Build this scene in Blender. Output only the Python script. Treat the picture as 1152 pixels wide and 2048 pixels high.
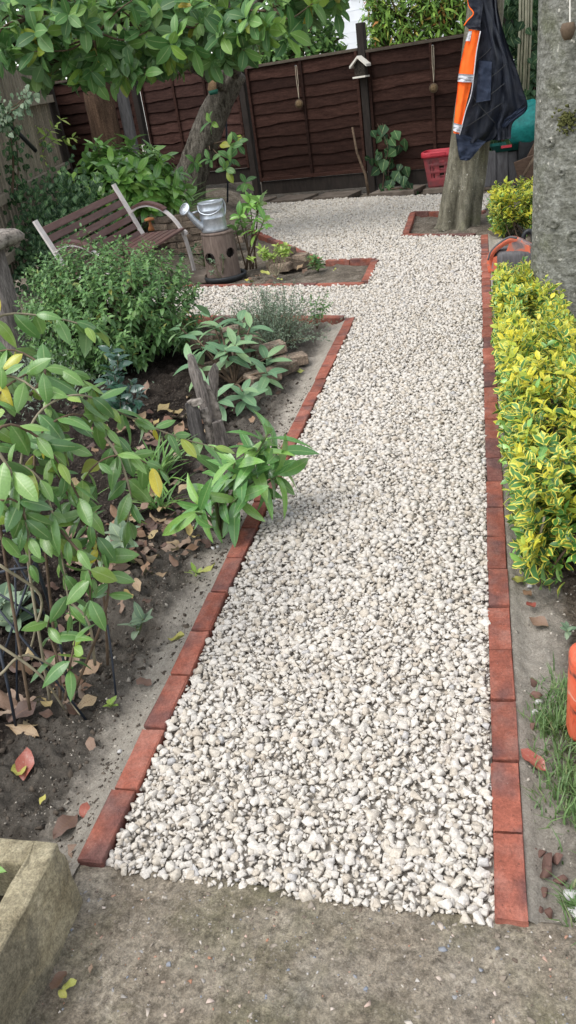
import bpy, bmesh, math, random
import numpy as np
from mathutils import Vector, Matrix

# ------------------------------------------------------------------ clear
for o in list(bpy.data.objects): bpy.data.objects.remove(o)
SC = bpy.context.scene
COL = SC.collection
R = math.radians

# ------------------------------------------------------------------ camera
CAM_H = 1.562
FW = np.array([-0.239414, 0.851065, -0.467301]); RT = np.array([0.970708, 0.199807, -0.13343]); UP = np.array([0.020187, 0.485558, 0.873972])
cam = bpy.data.cameras.new('camera'); camo = bpy.data.objects.new('camera', cam); COL.objects.link(camo)
cam.sensor_fit = 'VERTICAL'; cam.sensor_height = 36.0; cam.lens = 36.0 * 1612.05 / 2048.0
cam.clip_start = .05; cam.clip_end = 400
camo.matrix_world = Matrix(((RT[0], UP[0], -FW[0], 0), (RT[1], UP[1], -FW[1], 0), (RT[2], UP[2], -FW[2], CAM_H), (0, 0, 0, 1)))
SC.camera = camo

# ------------------------------------------------------------------ world, sun, exposure
SUN_EL, SUN_AZ = 60.0, 225.0          # degrees; azimuth measured clockwise from +Y
w = bpy.data.worlds.new('World'); SC.world = w; w.use_nodes = True
nt = w.node_tree; nt.nodes.clear()
sky = nt.nodes.new('ShaderNodeTexSky'); sky.sky_type = 'NISHITA'; sky.sun_disc = False
sky.sun_elevation = R(SUN_EL); sky.sun_rotation = R(SUN_AZ); sky.air_density = 1.0; sky.dust_density = 1.0; sky.ozone_density = 1.0
hs = nt.nodes.new('ShaderNodeHueSaturation'); hs.inputs['Saturation'].default_value = .30
bg = nt.nodes.new('ShaderNodeBackground'); bg.inputs['Strength'].default_value = .15
wo = nt.nodes.new('ShaderNodeOutputWorld')
nt.links.new(sky.outputs[0], hs.inputs['Color']); nt.links.new(hs.outputs[0], bg.inputs['Color']); nt.links.new(bg.outputs[0], wo.inputs[0])
sl = bpy.data.lights.new('sun', 'SUN'); sl.energy = 1.2; sl.angle = R(40); sl.color = (1, .98, .95)
so = bpy.data.objects.new('sun', sl); COL.objects.link(so)
sd = Vector((math.sin(R(SUN_AZ)) * math.cos(R(SUN_EL)), math.cos(R(SUN_AZ)) * math.cos(R(SUN_EL)), math.sin(R(SUN_EL))))
so.rotation_euler = sd.to_track_quat('Z', 'Y').to_euler()
vs = SC.view_settings; vs.view_transform = 'Standard'; vs.look = 'None'; vs.gamma = 1; vs.exposure = 1.28; vs.use_curve_mapping = False

# ------------------------------------------------------------------ numeric helpers
rng = np.random.default_rng(11)
random.seed(5)
def _h(ix, iy, s):
    n = (ix.astype(np.int64) * 374761393 + iy.astype(np.int64) * 668265263 + s * 1442695041) & 0x7fffffff
    n = ((n ^ (n >> 13)) * 1274126177) & 0x7fffffff
    n = ((n ^ (n >> 16)) * 1911520717) & 0x7fffffff
    return ((n ^ (n >> 11)) & 0xffff) / 65535.0
def vn(x, y, s=0):
    x = np.asarray(x, float); y = np.asarray(y, float)
    ix = np.floor(x); iy = np.floor(y); fx = x - ix; fy = y - iy
    fx = fx * fx * (3 - 2 * fx); fy = fy * fy * (3 - 2 * fy)
    a = _h(ix, iy, s); b = _h(ix + 1, iy, s); c = _h(ix, iy + 1, s); d = _h(ix + 1, iy + 1, s)
    return (a * (1 - fx) + b * fx) * (1 - fy) + (c * (1 - fx) + d * fx) * fy - .5
def fbm(x, y, o=4, s=0):
    r = 0; a = 1
    for k in range(o):
        r = r + a * vn(x, y, s + k * 17); x = x * 2.03; y = y * 2.03; a *= .5
    return r
def sstep(a, b, x):
    t = np.clip((np.asarray(x, float) - a) / (b - a), 0, 1); return t * t * (3 - 2 * t)
def inpoly(x, y, poly):
    x = np.asarray(x); y = np.asarray(y); r = np.zeros(x.shape, bool); n = len(poly); j = n - 1
    for i in range(n):
        xi, yi = poly[i]; xj, yj = poly[j]
        c = ((yi > y) != (yj > y)) & (x < (xj - xi) * (y - yi) / (yj - yi + 1e-12) + xi)
        r ^= c; j = i
    return r
def pdist(x, y, poly):
    x = np.asarray(x, float); y = np.asarray(y, float); d = np.full(x.shape, 1e9); n = len(poly)
    for i in range(n):
        ax, ay = poly[i]; bx, by = poly[(i + 1) % n]; vx, vy = bx - ax, by - ay
        t = np.clip(((x - ax) * vx + (y - ay) * vy) / (vx * vx + vy * vy), 0, 1)
        d = np.minimum(d, np.hypot(x - ax - t * vx, y - ay - t * vy))
    return d
def nrm(v):
    v = np.asarray(v, float); return v / (np.linalg.norm(v) + 1e-9)
def curve(pts, n):
    """Catmull-Rom through pts, n samples"""
    p = np.array(pts, float); p = np.vstack([2 * p[0] - p[1], p, 2 * p[-1] - p[-2]])
    m = len(p) - 3; out = []
    for t in np.linspace(0, m - 1e-6, n):
        i = int(t); f = t - i; a, b, c, d = p[i:i + 4]
        out.append(.5 * ((2 * b) + (c - a) * f + (2 * a - 5 * b + 4 * c - d) * f * f + (3 * b - a - 3 * c + d) * f ** 3))
    return np.array(out)
def screen(pts):
    v = np.asarray(pts, float) - np.array([0, 0, CAM_H]); q = v @ FW
    return 1612.05 * (v @ RT) / q, -1612.05 * (v @ UP) / q, q

# ------------------------------------------------------------------ object helpers
def link(o, parent=None):
    COL.objects.link(o)
    if parent is not None: o.parent = parent
    return o
def tag(o, label=None, cat=None, group=None, kind=None):
    if label: o['label'] = label
    if cat: o['category'] = cat
    if group: o['group'] = group
    if kind: o['kind'] = kind
    return o
def thing(name, loc, label, cat, group=None, rot=(0, 0, 0)):
    o = bpy.data.objects.new(name, None); o.location = tuple(map(float, loc)); o.rotation_euler = rot; o.empty_display_size = .05
    COL.objects.link(o); tag(o, label, cat, group); return o
def mk(name, V, F, mat, smooth=False, uv=None):
    """mesh datablock from arrays; F an (n,k) array or list of polygons"""
    me = bpy.data.meshes.new(name); V = np.asarray(V, np.float32)
    if isinstance(F, np.ndarray):
        n, k = F.shape; me.vertices.add(len(V)); me.vertices.foreach_set('co', V.ravel())
        me.loops.add(n * k); me.loops.foreach_set('vertex_index', F.astype(np.int32).ravel())
        me.polygons.add(n); me.polygons.foreach_set('loop_start', np.arange(0, n * k, k, dtype=np.int32)); me.polygons.foreach_set('loop_total', np.full(n, k, np.int32))
        li = F.ravel()
    else:
        me.from_pydata([tuple(map(float, v)) for v in V], [], [tuple(map(int, f)) for f in F]); li = np.array([i for f in F for i in f])
    if uv is not None:
        l = me.uv_layers.new(name='UVMap'); l.data.foreach_set('uv', np.asarray(uv, np.float32)[li].ravel())
    if mat is not None:
        for m in (mat if isinstance(mat, (list, tuple)) else [mat]): me.materials.append(m)
    if smooth: me.polygons.foreach_set('use_smooth', np.ones(len(me.polygons), bool))
    me.update(calc_edges=True); me.validate(); return me
def part(name, V, F, mat, parent=None, smooth=False, uv=None, world=True, label=None, kind=None):
    """mesh object; V in world coordinates unless world=False (then in the parent's frame)"""
    V = np.asarray(V, float)
    if parent is not None and world: V = V - np.array(parent.location)
    o = bpy.data.objects.new(name, mk(name, V, F, mat, smooth, uv)); link(o, parent); tag(o, label, None, None, kind); return o
def solo(name, V, F, mat, label, cat, group=None, smooth=False, uv=None, base=None):
    V = np.asarray(V, float); b = np.array(base if base is not None else [V[:, 0].mean(), V[:, 1].mean(), V[:, 2].min()], float)
    o = bpy.data.objects.new(name, mk(name, V - b, F, mat, smooth, uv)); o.location = b; link(o); tag(o, label, cat, group); return o
def structure(name, V, F, mat, smooth=False, uv=None, kind='structure', label=None, cat=None):
    o = bpy.data.objects.new(name, mk(name, V, F, mat, smooth, uv)); link(o); tag(o, label, cat, None, kind); return o
def join(*VF):
    Vs, Fs, n = [], [], 0
    for V, F in VF:
        Vs.append(np.asarray(V, float)); Fs += [tuple(int(i) + n for i in f) for f in F]; n += len(V)
    return np.vstack(Vs), Fs
def tube(pts, rad, n=6, caps=True):
    p = np.array(pts, float); m = len(p); rad = np.broadcast_to(np.asarray(rad, float), (m,))
    T = np.gradient(p, axis=0); V = []
    ref = np.array([0, 0, 1.]) if abs(nrm(T[0])[2]) < .9 else np.array([1., 0, 0])
    for i in range(m):
        t = nrm(T[i]); a = nrm(np.cross(t, ref)); b = np.cross(a, t); ref = b
        for k in range(n):
            an = 2 * math.pi * k / n; V.append(p[i] + rad[i] * (math.cos(an) * a + math.sin(an) * b))
    F = [(i * n + k, i * n + (k + 1) % n, (i + 1) * n + (k + 1) % n, (i + 1) * n + k) for i in range(m - 1) for k in range(n)]
    if caps: F += [tuple(range(n - 1, -1, -1)), tuple((m - 1) * n + k for k in range(n))]
    return np.array(V), F
def sweep(pts, side, w, t):
    """flat bar along pts: w wide along 'side', t thick"""
    p = np.array(pts, float); T = np.gradient(p, axis=0); s = nrm(side); V = []
    for i in range(len(p)):
        n = nrm(np.cross(nrm(T[i]), s))
        for a, b in ((-.5, -.5), (.5, -.5), (.5, .5), (-.5, .5)): V.append(p[i] + s * w * a + n * t * b)
    m = len(p); F = [(i * 4 + k, i * 4 + (k + 1) % 4, (i + 1) * 4 + (k + 1) % 4, (i + 1) * 4 + k) for i in range(m - 1) for k in range(4)]
    F += [(3, 2, 1, 0), tuple((m - 1) * 4 + k for k in range(4))]
    return np.array(V), F
def box(c, s, yaw=0, bev=0, tilt=(0, 0), seg=1, jit=0):
    bm = bmesh.new(); bmesh.ops.create_cube(bm, size=1)
    for v in bm.verts: v.co = Vector((v.co.x * s[0], v.co.y * s[1], v.co.z * s[2]))
    if bev: bmesh.ops.bevel(bm, geom=list(bm.edges), offset=bev, segments=seg, affect='EDGES', profile=.5)
    M = Matrix.Translation(Vector([float(q) for q in c])) @ Matrix.Rotation(yaw, 4, 'Z') @ Matrix.Rotation(tilt[0], 4, 'X') @ Matrix.Rotation(tilt[1], 4, 'Y')
    if jit:
        for v in bm.verts: v.co += Vector((random.gauss(0, jit), random.gauss(0, jit), random.gauss(0, jit)))
    bm.verts.index_update()
    V = np.array([M @ v.co for v in bm.verts]); F = [tuple(v.index for v in f.verts) for f in bm.faces]; bm.free(); return V, F
def lathe(prof, n=24, c=(0, 0, 0), caps=True, fn=None):
    V = []
    for r, z in prof:
        for k in range(n):
            a = 2 * math.pi * k / n; rr = r * (fn(a, z) if fn else 1); V.append((c[0] + rr * math.cos(a), c[1] + rr * math.sin(a), c[2] + z))
    m = len(prof); F = [(i * n + k, i * n + (k + 1) % n, (i + 1) * n + (k + 1) % n, (i + 1) * n + k) for i in range(m - 1) for k in range(n)]
    if caps: F += [tuple(range(n - 1, -1, -1)), tuple((m - 1) * n + k for k in range(n))]
    return np.array(V, float), F
def prism(poly, ext, off=0):
    """polygon of 3-D points extruded by vector ext"""
    p = np.array(poly, float); e = np.array(ext, float); n = len(p)
    V = np.vstack([p + e * off, p + e * (1 + off)])
    F = [tuple(range(n)), tuple(range(2 * n - 1, n - 1, -1))] + [(i, i + n, (i + 1) % n + n, (i + 1) % n) for i in range(n)]
    return V, F
def grid(nu, nv):
    i, j = np.meshgrid(np.arange(nu - 1), np.arange(nv - 1), indexing='ij'); a = (i * nv + j).ravel()
    return np.stack([a, a + nv, a + nv + 1, a + 1], 1)
def field(x0, x1, y0, y1, step, zf):
    nx = int((x1 - x0) / step) + 1; ny = int((y1 - y0) / step) + 1
    X, Y = np.meshgrid(np.linspace(x0, x1, nx), np.linspace(y0, y1, ny), indexing='ij'); Z = zf(X, Y)
    return np.stack([X.ravel(), Y.ravel(), Z.ravel()], 1), grid(nx, ny)
def hull(npts, sc=(1, .8, .62), seed=0, bev=0.0, sub=False):
    r = np.random.default_rng(seed); bm = bmesh.new(); pts = r.normal(size=(npts, 3)); pts /= np.linalg.norm(pts, axis=1)[:, None]
    pts *= r.uniform(.8, 1.05, (npts, 1))
    for q in pts: bm.verts.new((q[0] * sc[0], q[1] * sc[1], q[2] * sc[2]))
    res = bmesh.ops.convex_hull(bm, input=list(bm.verts))
    bmesh.ops.delete(bm, geom=[v for v in bm.verts if not v.link_faces], context='VERTS')
    if bev: bmesh.ops.dissolve_limit(bm, angle_limit=R(12), verts=list(bm.verts), edges=list(bm.edges)); bmesh.ops.bevel(bm, geom=list(bm.edges), offset=bev, segments=1, affect='EDGES')
    bmesh.ops.triangulate(bm, faces=list(bm.faces)); bm.verts.index_update()
    V = np.array([v.co[:] for v in bm.verts]); F = np.array([[v.index for v in f.verts] for f in bm.faces]); bm.free()
    return V, F
def scatter(variants, pos, scl, rots, pick):
    """numpy-merged copies of tri-mesh variants"""
    Vs, Fs, n = [], [], 0
    for k, (V, F) in enumerate(variants):
        I = np.where(pick == k)[0]
        if not len(I): continue
        W = np.einsum('nij,vj->nvi', rots[I], V) * scl[I][:, None, None] + pos[I][:, None, :]
        Vs.append(W.reshape(-1, 3)); Fs.append((F[None] + (n + np.arange(len(I)) * len(V))[:, None, None]).reshape(-1, F.shape[1])); n += len(I) * len(V)
    return np.vstack(Vs), np.vstack(Fs)
def rrot(n, tilt):
    a = rng.uniform(0, 6.283, n); b = rng.normal(0, tilt, n); c = rng.normal(0, tilt, n)
    ca, sa, cb, sb, cc, s2 = np.cos(a), np.sin(a), np.cos(b), np.sin(b), np.cos(c), np.sin(c); o = np.zeros(n); i = np.ones(n)
    A = np.stack([ca, -sa, o, sa, ca, o, o, o, i], 1).reshape(n, 3, 3); B = np.stack([i, o, o, o, cb, -sb, o, sb, cb], 1).reshape(n, 3, 3)
    C = np.stack([cc, o, s2, o, i, o, -s2, o, cc], 1).reshape(n, 3, 3)
    return A @ B @ C

# ------------------------------------------------------------------ materials
class N:
    def __init__(s, name):
        s.m = bpy.data.materials.new(name); s.m.use_nodes = True; s.t = s.m.node_tree; s.t.nodes.clear()
        s.out = s.n('OutputMaterial'); s.b = s.n('BsdfPrincipled'); s.l(s.b.outputs[0], s.out.inputs[0])
    def n(s, t, **k):
        q = s.t.nodes.new('ShaderNode' + t)
        for a, v in k.items(): setattr(q, a, v)
        return q
    def l(s, a, b): s.t.links.new(a, b)
    def coord(s, kind='Object'): return s.n('TexCoord').outputs[kind]
    def noise(s, scale, vec=None, detail=4, rough=.6, dist=0):
        q = s.n('TexNoise'); q.inputs['Scale'].default_value = scale; q.inputs['Detail'].default_value = detail; q.inputs['Roughness'].default_value = rough; q.inputs['Distortion'].default_value = dist
        if vec is not None: s.l(vec, q.inputs['Vector'])
        return q.outputs['Fac']
    def ramp(s, fac, stops):
        q = s.n('ValToRGB'); e = q.color_ramp.elements
        while len(e) < len(stops): e.new(.5)
        for k, (p, c) in enumerate(stops):
            e[k].position = p; e[k].color = (*c, 1) if len(c) == 3 else c
        s.l(fac, q.inputs[0]); return q.outputs[0]
    def mix(s, fac, a, b, mode='MIX'):
        q = s.n('Mix', data_type='RGBA', blend_type=mode)
        for v, i in ((fac, 0), (a, 6), (b, 7)):
            if hasattr(v, 'default_value') and not isinstance(v, (tuple, float, int)): s.l(v, q.inputs[i])
            else: q.inputs[i].default_value = (v if i == 0 else (*v, 1))
        return q.outputs[2]
    def math(s, op, a, b=None, clamp=False):
        q = s.n('Math', operation=op, use_clamp=clamp)
        for v, i in ((a, 0), (b, 1)):
            if v is None: continue
            if isinstance(v, (float, int)): q.inputs[i].default_value = v
            else: s.l(v, q.inputs[i])
        return q.outputs[0]
    def rand(s):
        """0..1, different for every object and for every loose piece of one mesh"""
        return s.math('FRACT', s.math('ADD', s.n('ObjectInfo').outputs['Random'], s.n('NewGeometry').outputs['Random Per Island']))
    def speck(s, c, v, scale, a, b, lo, hi, detail=3):
        """crisp grain: colour times a steep noise ramp"""
        return s.mix(1.0, c, s.ramp(s.noise(scale, v, detail, .7), [(a, (lo,) * 3), (b, (hi,) * 3)]), 'MULTIPLY')
    def bump(s, h, strength, dist=.01):
        q = s.n('Bump'); q.inputs['Strength'].default_value = strength; q.inputs['Distance'].default_value = dist
        s.l(h, q.inputs['Height']); s.l(q.outputs[0], s.b.inputs['Normal'])
    def set(s, col=None, rough=None, spec=None, metal=None):
        if col is not None:
            if isinstance(col, tuple): s.b.inputs['Base Color'].default_value = (*col, 1)
            else: s.l(col, s.b.inputs['Base Color'])
        if rough is not None:
            if isinstance(rough, (float, int)): s.b.inputs['Roughness'].default_value = rough
            else: s.l(rough, s.b.inputs['Roughness'])
        if spec is not None: s.b.inputs['Specular IOR Level'].default_value = spec
        if metal is not None: s.b.inputs['Metallic'].default_value = metal
        return s
def surf(name, stops, scale=6, rough=.8, bump=.3, bscale=80, bd=.004, spec=.3, metal=0, stretch=None, var=.0, dist=0, detail=5, grain=None):
    """noise-coloured surface, per-object brightness variation"""
    s = N(name); v = s.coord(); 
    oi = s.n('ObjectInfo').outputs['Random']
    mp = s.n('Mapping'); s.l(v, mp.inputs['Vector']); cb = s.n('CombineXYZ')
    for i in range(3): s.l(s.math('MULTIPLY', oi, 13.0 + 7 * i), cb.inputs[i])
    s.l(cb.outputs[0], mp.inputs['Location'])
    if stretch: mp.inputs['Scale'].default_value = stretch
    f = s.noise(scale, mp.outputs[0], detail, .62, dist); c = s.ramp(f, stops)
    if var:
        q = s.n('HueSaturation'); s.l(c, q.inputs['Color']); s.l(s.math('ADD', s.math('MULTIPLY', s.rand(), 2 * var), 1 - var), q.inputs['Value']); c = q.outputs[0]
    if grain: c = s.speck(c, mp.outputs[0], *grain)
    s.set(c, rough, spec, metal)
    if bump: s.bump(s.noise(bscale, mp.outputs[0], 5, .65), bump, bd)
    return s.m
def leafmat(name, stops, rough=.42, trans=.25, rib=(.45, .55, .25), ribw=.07, ribmix=.35, margin=None, mw=.55, back=.5, spec=.45, spots=None):
    s = N(name); uv = s.n('UVMap').outputs[0]; sx = s.n('SeparateXYZ'); s.l(uv, sx.inputs[0])
    u = s.math('ABSOLUTE', s.math('SUBTRACT', s.math('MULTIPLY', sx.outputs[0], 2.0), 1.0))
    c = s.ramp(s.rand(), stops)
    q = s.n('HueSaturation'); s.l(c, q.inputs['Color']); s.l(s.math('ADD', s.math('MULTIPLY', s.noise(25, s.coord()), .6), .7), q.inputs['Value']); c = q.outputs[0]
    if margin:
        nz = s.noise(40, s.coord(), 2); e = s.math('ADD', u, s.math('MULTIPLY', s.math('SUBTRACT', nz, .5), .5))
        e2 = s.math('ADD', e, s.math('MULTIPLY', s.math('SUBTRACT', s.rand(), .5), .5))
        f = s.math('MULTIPLY', s.math('SUBTRACT', e2, mw), 6.0, True); c = s.mix(f, c, margin)
    if ribmix:
        f = s.math('MULTIPLY', s.math('LESS_THAN', u, ribw), ribmix); c = s.mix(f, c, rib)
    if spots:
        f = s.math('MULTIPLY', s.math('SUBTRACT', s.noise(18, s.coord(), 3), .58), 8.0, True); c = s.mix(f, c, spots)
    bk = s.n('NewGeometry').outputs['Backfacing']; c2 = s.mix(s.math('MULTIPLY', bk, back), c, s.mix(.6, c, (.22, .3, .16)))
    s.set(c2, rough, spec)
    vein = s.n('TexWave', bands_direction='Y'); s.l(uv, vein.inputs['Vector']); vein.inputs['Scale'].default_value = 3.5; vein.inputs['Distortion'].default_value = 2.5; vein.inputs['Detail'].default_value = 1
    s.bump(vein.outputs['Fac'], .10, .0015)
    tr = s.n('BsdfTranslucent'); s.l(c2, tr.inputs['Color']); ms = s.n('MixShader'); ms.inputs[0].default_value = trans
    s.l(s.b.outputs[0], ms.inputs[1]); s.l(tr.outputs[0], ms.inputs[2]); s.l(ms.outputs[0], s.out.inputs[0])
    return s.m

# ================================================================== MATERIALS
m = {}
# gravel: pale limestone chips, each its own tint
s = N('limestone'); r = s.rand()
c = s.ramp(r, [(0, (.40, .345, .275)), (.15, (.48, .43, .355)), (.4, (.54, .50, .44)), (.62, (.515, .482, .43)), (.84, (.575, .535, .475)), (.94, (.48, .45, .41)), (.975, (.37, .365, .36)), (1, (.45, .375, .295))])
c = s.mix(s.math('MULTIPLY', s.noise(55, s.coord(), 4), .4), c, (.42, .37, .305)); c = s.speck(c, s.coord(), 170, .38, .62, .82, 1.12); s.set(c, .85, .25); s.bump(s.noise(200, s.coord(), 4), .5, .003); m['stone'] = s.m
m['gravel_base'] = surf('gravel_bed', [(.3, (.40, .36, .30)), (.7, (.52, .475, .41))], 40, .95, .6, 120)
# brick
s = N('red_brick'); v = s.coord(); oi = s.n('ObjectInfo').outputs['Random']; mp = s.n('Mapping'); s.l(v, mp.inputs[0]); cb = s.n('CombineXYZ')
for i in range(3): s.l(s.math('MULTIPLY', oi, 17.0 + 9 * i), cb.inputs[i])
s.l(cb.outputs[0], mp.inputs['Location'])
c = s.ramp(s.noise(9, mp.outputs[0], 5), [(.3, (.195, .062, .040)), (.5, (.265, .086, .056)), (.72, (.32, .128, .09))])
q = s.n('HueSaturation'); s.l(c, q.inputs['Color']); s.l(s.math('ADD', s.math('MULTIPLY', oi, .45), .75), q.inputs['Value']); c = q.outputs[0]
burn = s.math('MULTIPLY', s.math('SUBTRACT', s.math('ADD', s.noise(6.5, mp.outputs[0], 2), s.math('MULTIPLY', s.math('FRACT', s.math('MULTIPLY', oi, 7.31)), .19)), .60), 7.0, True)
c = s.mix(s.math('MULTIPLY', burn, .7), c, (.095, .055, .052))
c = s.mix(s.math('MULTIPLY', s.math('GREATER_THAN', s.math('FRACT', s.math('MULTIPLY', oi, 31.7)), .87), .62), c, (.075, .045, .045))
dust = s.math('MULTIPLY', s.math('SUBTRACT', s.noise(150, mp.outputs[0], 3), .66), 7.0, True); c = s.mix(s.math('MULTIPLY', dust, .5), c, (.5, .42, .36))
c = s.mix(s.math('MULTIPLY', s.math('SUBTRACT', s.noise(14, mp.outputs[0], 4), .48), 1.6, True), c, (.27, .17, .14))
c = s.speck(c, mp.outputs[0], 130, .36, .60, .76, 1.12, 5); c = s.speck(c, mp.outputs[0], 34, .35, .62, .86, 1.08, 5)
pit = s.math('MULTIPLY', s.math('SUBTRACT', s.noise(95, mp.outputs[0], 2), .64), 16.0, True); c = s.mix(s.math('MULTIPLY', pit, .45), c, (.06, .035, .028))
s.set(c, .9, .2); s.bump(s.noise(120, mp.outputs[0], 6, .7), .8, .005); m['brick'] = s.m
m['oldbrick'] = surf('old_stock_brick', [(.3, (.07, .055, .04)), (.5, (.17, .13, .095)), (.65, (.24, .18, .13)), (.8, (.12, .13, .08))], 14, .9, .6, 90, var=.3, grain=(70, .36, .62, .6, 1.3, 4))
# soil with the pale sandy bedding along the brick runs (placed by x)
def soil(name, edges,  dark=((.32, (.012, .009, .007)), (.5, (.030, .023, .018)), (.68, (.075, .062, .05)))):
    s = N(name); v = s.coord(); c = s.ramp(s.noise(9, v, 8, .7), list(dark)); sx = s.n('SeparateXYZ'); s.l(v, sx.inputs[0])
    c = s.speck(c, v, 85, .36, .62, .45, 1.35, 6)
    wob = s.math('MULTIPLY', s.math('SUBTRACT', s.noise(7, v, 5), .5), .16); wob2 = s.math('MULTIPLY', s.math('SUBTRACT', s.noise(45, v, 4), .5), .06)
    for ax, pos, sign, wd, amt in edges:
        d = s.math('MULTIPLY', s.math('SUBTRACT', sx.outputs[ax], pos), sign)         # distance from the bricks
        d = s.math('ADD', s.math('ADD', d, wob), wob2)
        f = s.math('SUBTRACT', 1.0, s.math('MULTIPLY', s.math('SUBTRACT', d, wd), 12.0, True), True); f = s.math('MULTIPLY', f, amt)
        c = s.mix(f, c, s.ramp(s.noise(30, v, 6), [(.3, (.32, .285, .235)), (.6, (.43, .385, .32)), (.8, (.52, .475, .40))]))
    sp = s.math('MULTIPLY', s.math('SUBTRACT', s.noise(120, v, 2), .68), 10.0, True); c = s.mix(s.math('MULTIPLY', sp, .5), c, (.34, .30, .25))
    c = s.speck(c, v, 200, .36, .62, .80, 1.12, 2); s.set(c, .95, .12); s.bump(s.noise(60, v, 10, .8), 1.0, .02); return s.m
m['soil_left'] = soil('bed_soil', [(0, -.965, -1.0, .36, .25), (0, -.965, -1.0, .09, 1.0)])
m['soil_right'] = soil('border_soil', [(0, .068, 1.0, .085, 1.0)], ((.32, (.05, .038, .028)), (.5, (.115, .09, .066)), (.7, (.20, .165, .125))))
m['soil_far'] = soil('far_soil', [], ((.3, (.07, .056, .042)), (.5, (.16, .134, .104)), (.7, (.26, .225, .18))))
m['clod'] = surf('soil_clod', [(.3, (.025, .018, .013)), (.7, (.10, .08, .06))], 20, .95, .5, 120, var=.4)
m['palegrit'] = surf('grit', [(.3, (.16, .14, .11)), (.7, (.42, .38, .32))], 20, .9, .3, 120, var=.4)
m['lawn'] = surf('lawn_soil', [(.3, (.02, .03, .012)), (.7, (.06, .07, .03))], 15, .95, .5, 100)
# concrete
s = N('old_concrete'); v = s.coord()
c = s.ramp(s.noise(7, v, 10, .75), [(.30, (.145, .117, .083)), (.43, (.25, .208, .154)), (.56, (.325, .278, .212)), (.72, (.43, .375, .30))])
moss = s.math('MULTIPLY', s.math('SUBTRACT', s.noise(3.2, v, 8, .65), .47), 5.0, True); c = s.mix(s.math('MULTIPLY', moss, .62), c, (.125, .125, .055))
pl = s.math('MULTIPLY', s.math('SUBTRACT', s.noise(4.1, v, 7, .7), .56), 6.0, True); c = s.mix(s.math('MULTIPLY', pl, .5), c, (.30, .28, .25))
vo = s.n('TexVoronoi'); vo.inputs['Scale'].default_value = 95; s.l(v, vo.inputs['Vector'])
c = s.mix(s.math('MULTIPLY', s.math('MULTIPLY', s.math('LESS_THAN', vo.outputs['Distance'], .26), s.math('GREATER_THAN', s.noise(9, v, 3), .52)), .5), c, (.36, .315, .255))
c = s.mix(s.math('MULTIPLY', s.math('SUBTRACT', s.noise(38, v, 8, .85), .50), 5.0, True), c, (.055, .044, .032))
c = s.speck(c, v, 22, .36, .62, .80, 1.22, 6); c = s.speck(c, v, 75, .38, .60, .74, 1.26, 6); c = s.speck(c, v, 210, .38, .6, .8, 1.18, 3)
s.set(c, .9, .2); s.bump(s.noise(70, v, 10, .8), 1.0, .014); m['concrete'] = s.m
s = N('aggregate'); c = s.ramp(s.rand(), [(0, (.10, .075, .055)), (.3, (.20, .165, .125)), (.55, (.30, .265, .22)), (.7, (.17, .19, .22)), (.8, (.42, .38, .32)), (.9, (.30, .14, .08)), (1, (.5, .46, .4))]); s.set(c, .7, .3); s.bump(s.noise(160, s.coord(), 4), .3, .002); m['pebble'] = s.m
s = N('render'); v = s.coord()
c = s.ramp(s.noise(11, v, 8, .65), [(.32, (.27, .225, .14)), (.5, (.42, .36, .235)), (.72, (.56, .49, .34))])
st = s.math('MULTIPLY', s.math('SUBTRACT', s.noise(4.5, v, 7, .6, .6), .47), 14.0, True)
gm = s.n('NewGeometry'); sz = s.n('SeparateXYZ'); s.l(gm.outputs['Normal'], sz.inputs[0]); side = s.math('LESS_THAN', sz.outputs[2], .6)
c = s.mix(s.math('MULTIPLY', s.math('MULTIPLY', st, side), .75), c, (.20, .178, .13)); c = s.mix(s.math('MULTIPLY', st, .3), c, (.27, .235, .16))
c = s.speck(c, v, 60, .36, .62, .72, 1.2, 6); c = s.speck(c, v, 200, .38, .6, .75, 1.2, 3)
s.set(c, .92, .15); s.bump(s.noise(55, v, 10, .8), 1.0, .014); m['render'] = s.m
# wood and bark
m['fence'] = surf('creosoted_board', [(.3, (.020, .0088, .0062)), (.6, (.038, .018, .0132)), (.8, (.058, .030, .022))], 5, .9, .4, 30, .003, .12, stretch=(1, 1, 7), var=.38, grain=(24, .36, .62, .6, 1.3, 5))
m['fence_red'] = surf('reddish_board', [(.3, (.030, .014, .011)), (.6, (.055, .028, .022)), (.8, (.085, .046, .037))], 5, .9, .4, 30, .003, .12, stretch=(1, 1, 7), var=.35, grain=(24, .36, .62, .6, 1.3, 5))
m['fence_top'] = surf('worn_rail', [(.3, (.045, .035, .025)), (.7, (.09, .07, .05))], 8, .8, .3, 40, var=.1)
m['post'] = surf('dark_post', [(.3, (.012, .009, .007)), (.7, (.030, .022, .017))], 6, .8, .4, 40, stretch=(5, 5, 1), var=.15)
m['batten'] = surf('grey_batten', [(.3, (.12, .10, .072)), (.7, (.30, .255, .195))], 9, .85, .4, 60, stretch=(6, 6, 1), var=.3)
m['slat'] = surf('bench_slat', [(.3, (.070, .034, .029)), (.7, (.120, .064, .054))], 6, .42, .25, 60, stretch=(1, 6, 6), var=.12, spec=.4)
m['castmetal'] = surf('bench_metal', [(.3, (.42, .38, .35)), (.7, (.56, .52, .49))], 12, .5, .15, 150, spec=.5)
m['zinc'] = surf('galvanised_steel', [(.3, (.30, .33, .36)), (.55, (.45, .48, .51)), (.8, (.56, .58, .60))], 18, .42, .15, 60, metal=.75, spec=.5)
m['log'] = surf('peeled_log', [(.3, (.085, .06, .047)), (.6, (.15, .112, .09)), (.8, (.21, .165, .135))], 7, .85, .5, 25, stretch=(7, 7, 1))
m['logshade'] = surf('hollow_shade', [(.3, (.012, .009, .008)), (.7, (.03, .022, .018))], 7, .9, .3, 30)  # near-black colour stands for the shade inside the log
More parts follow.
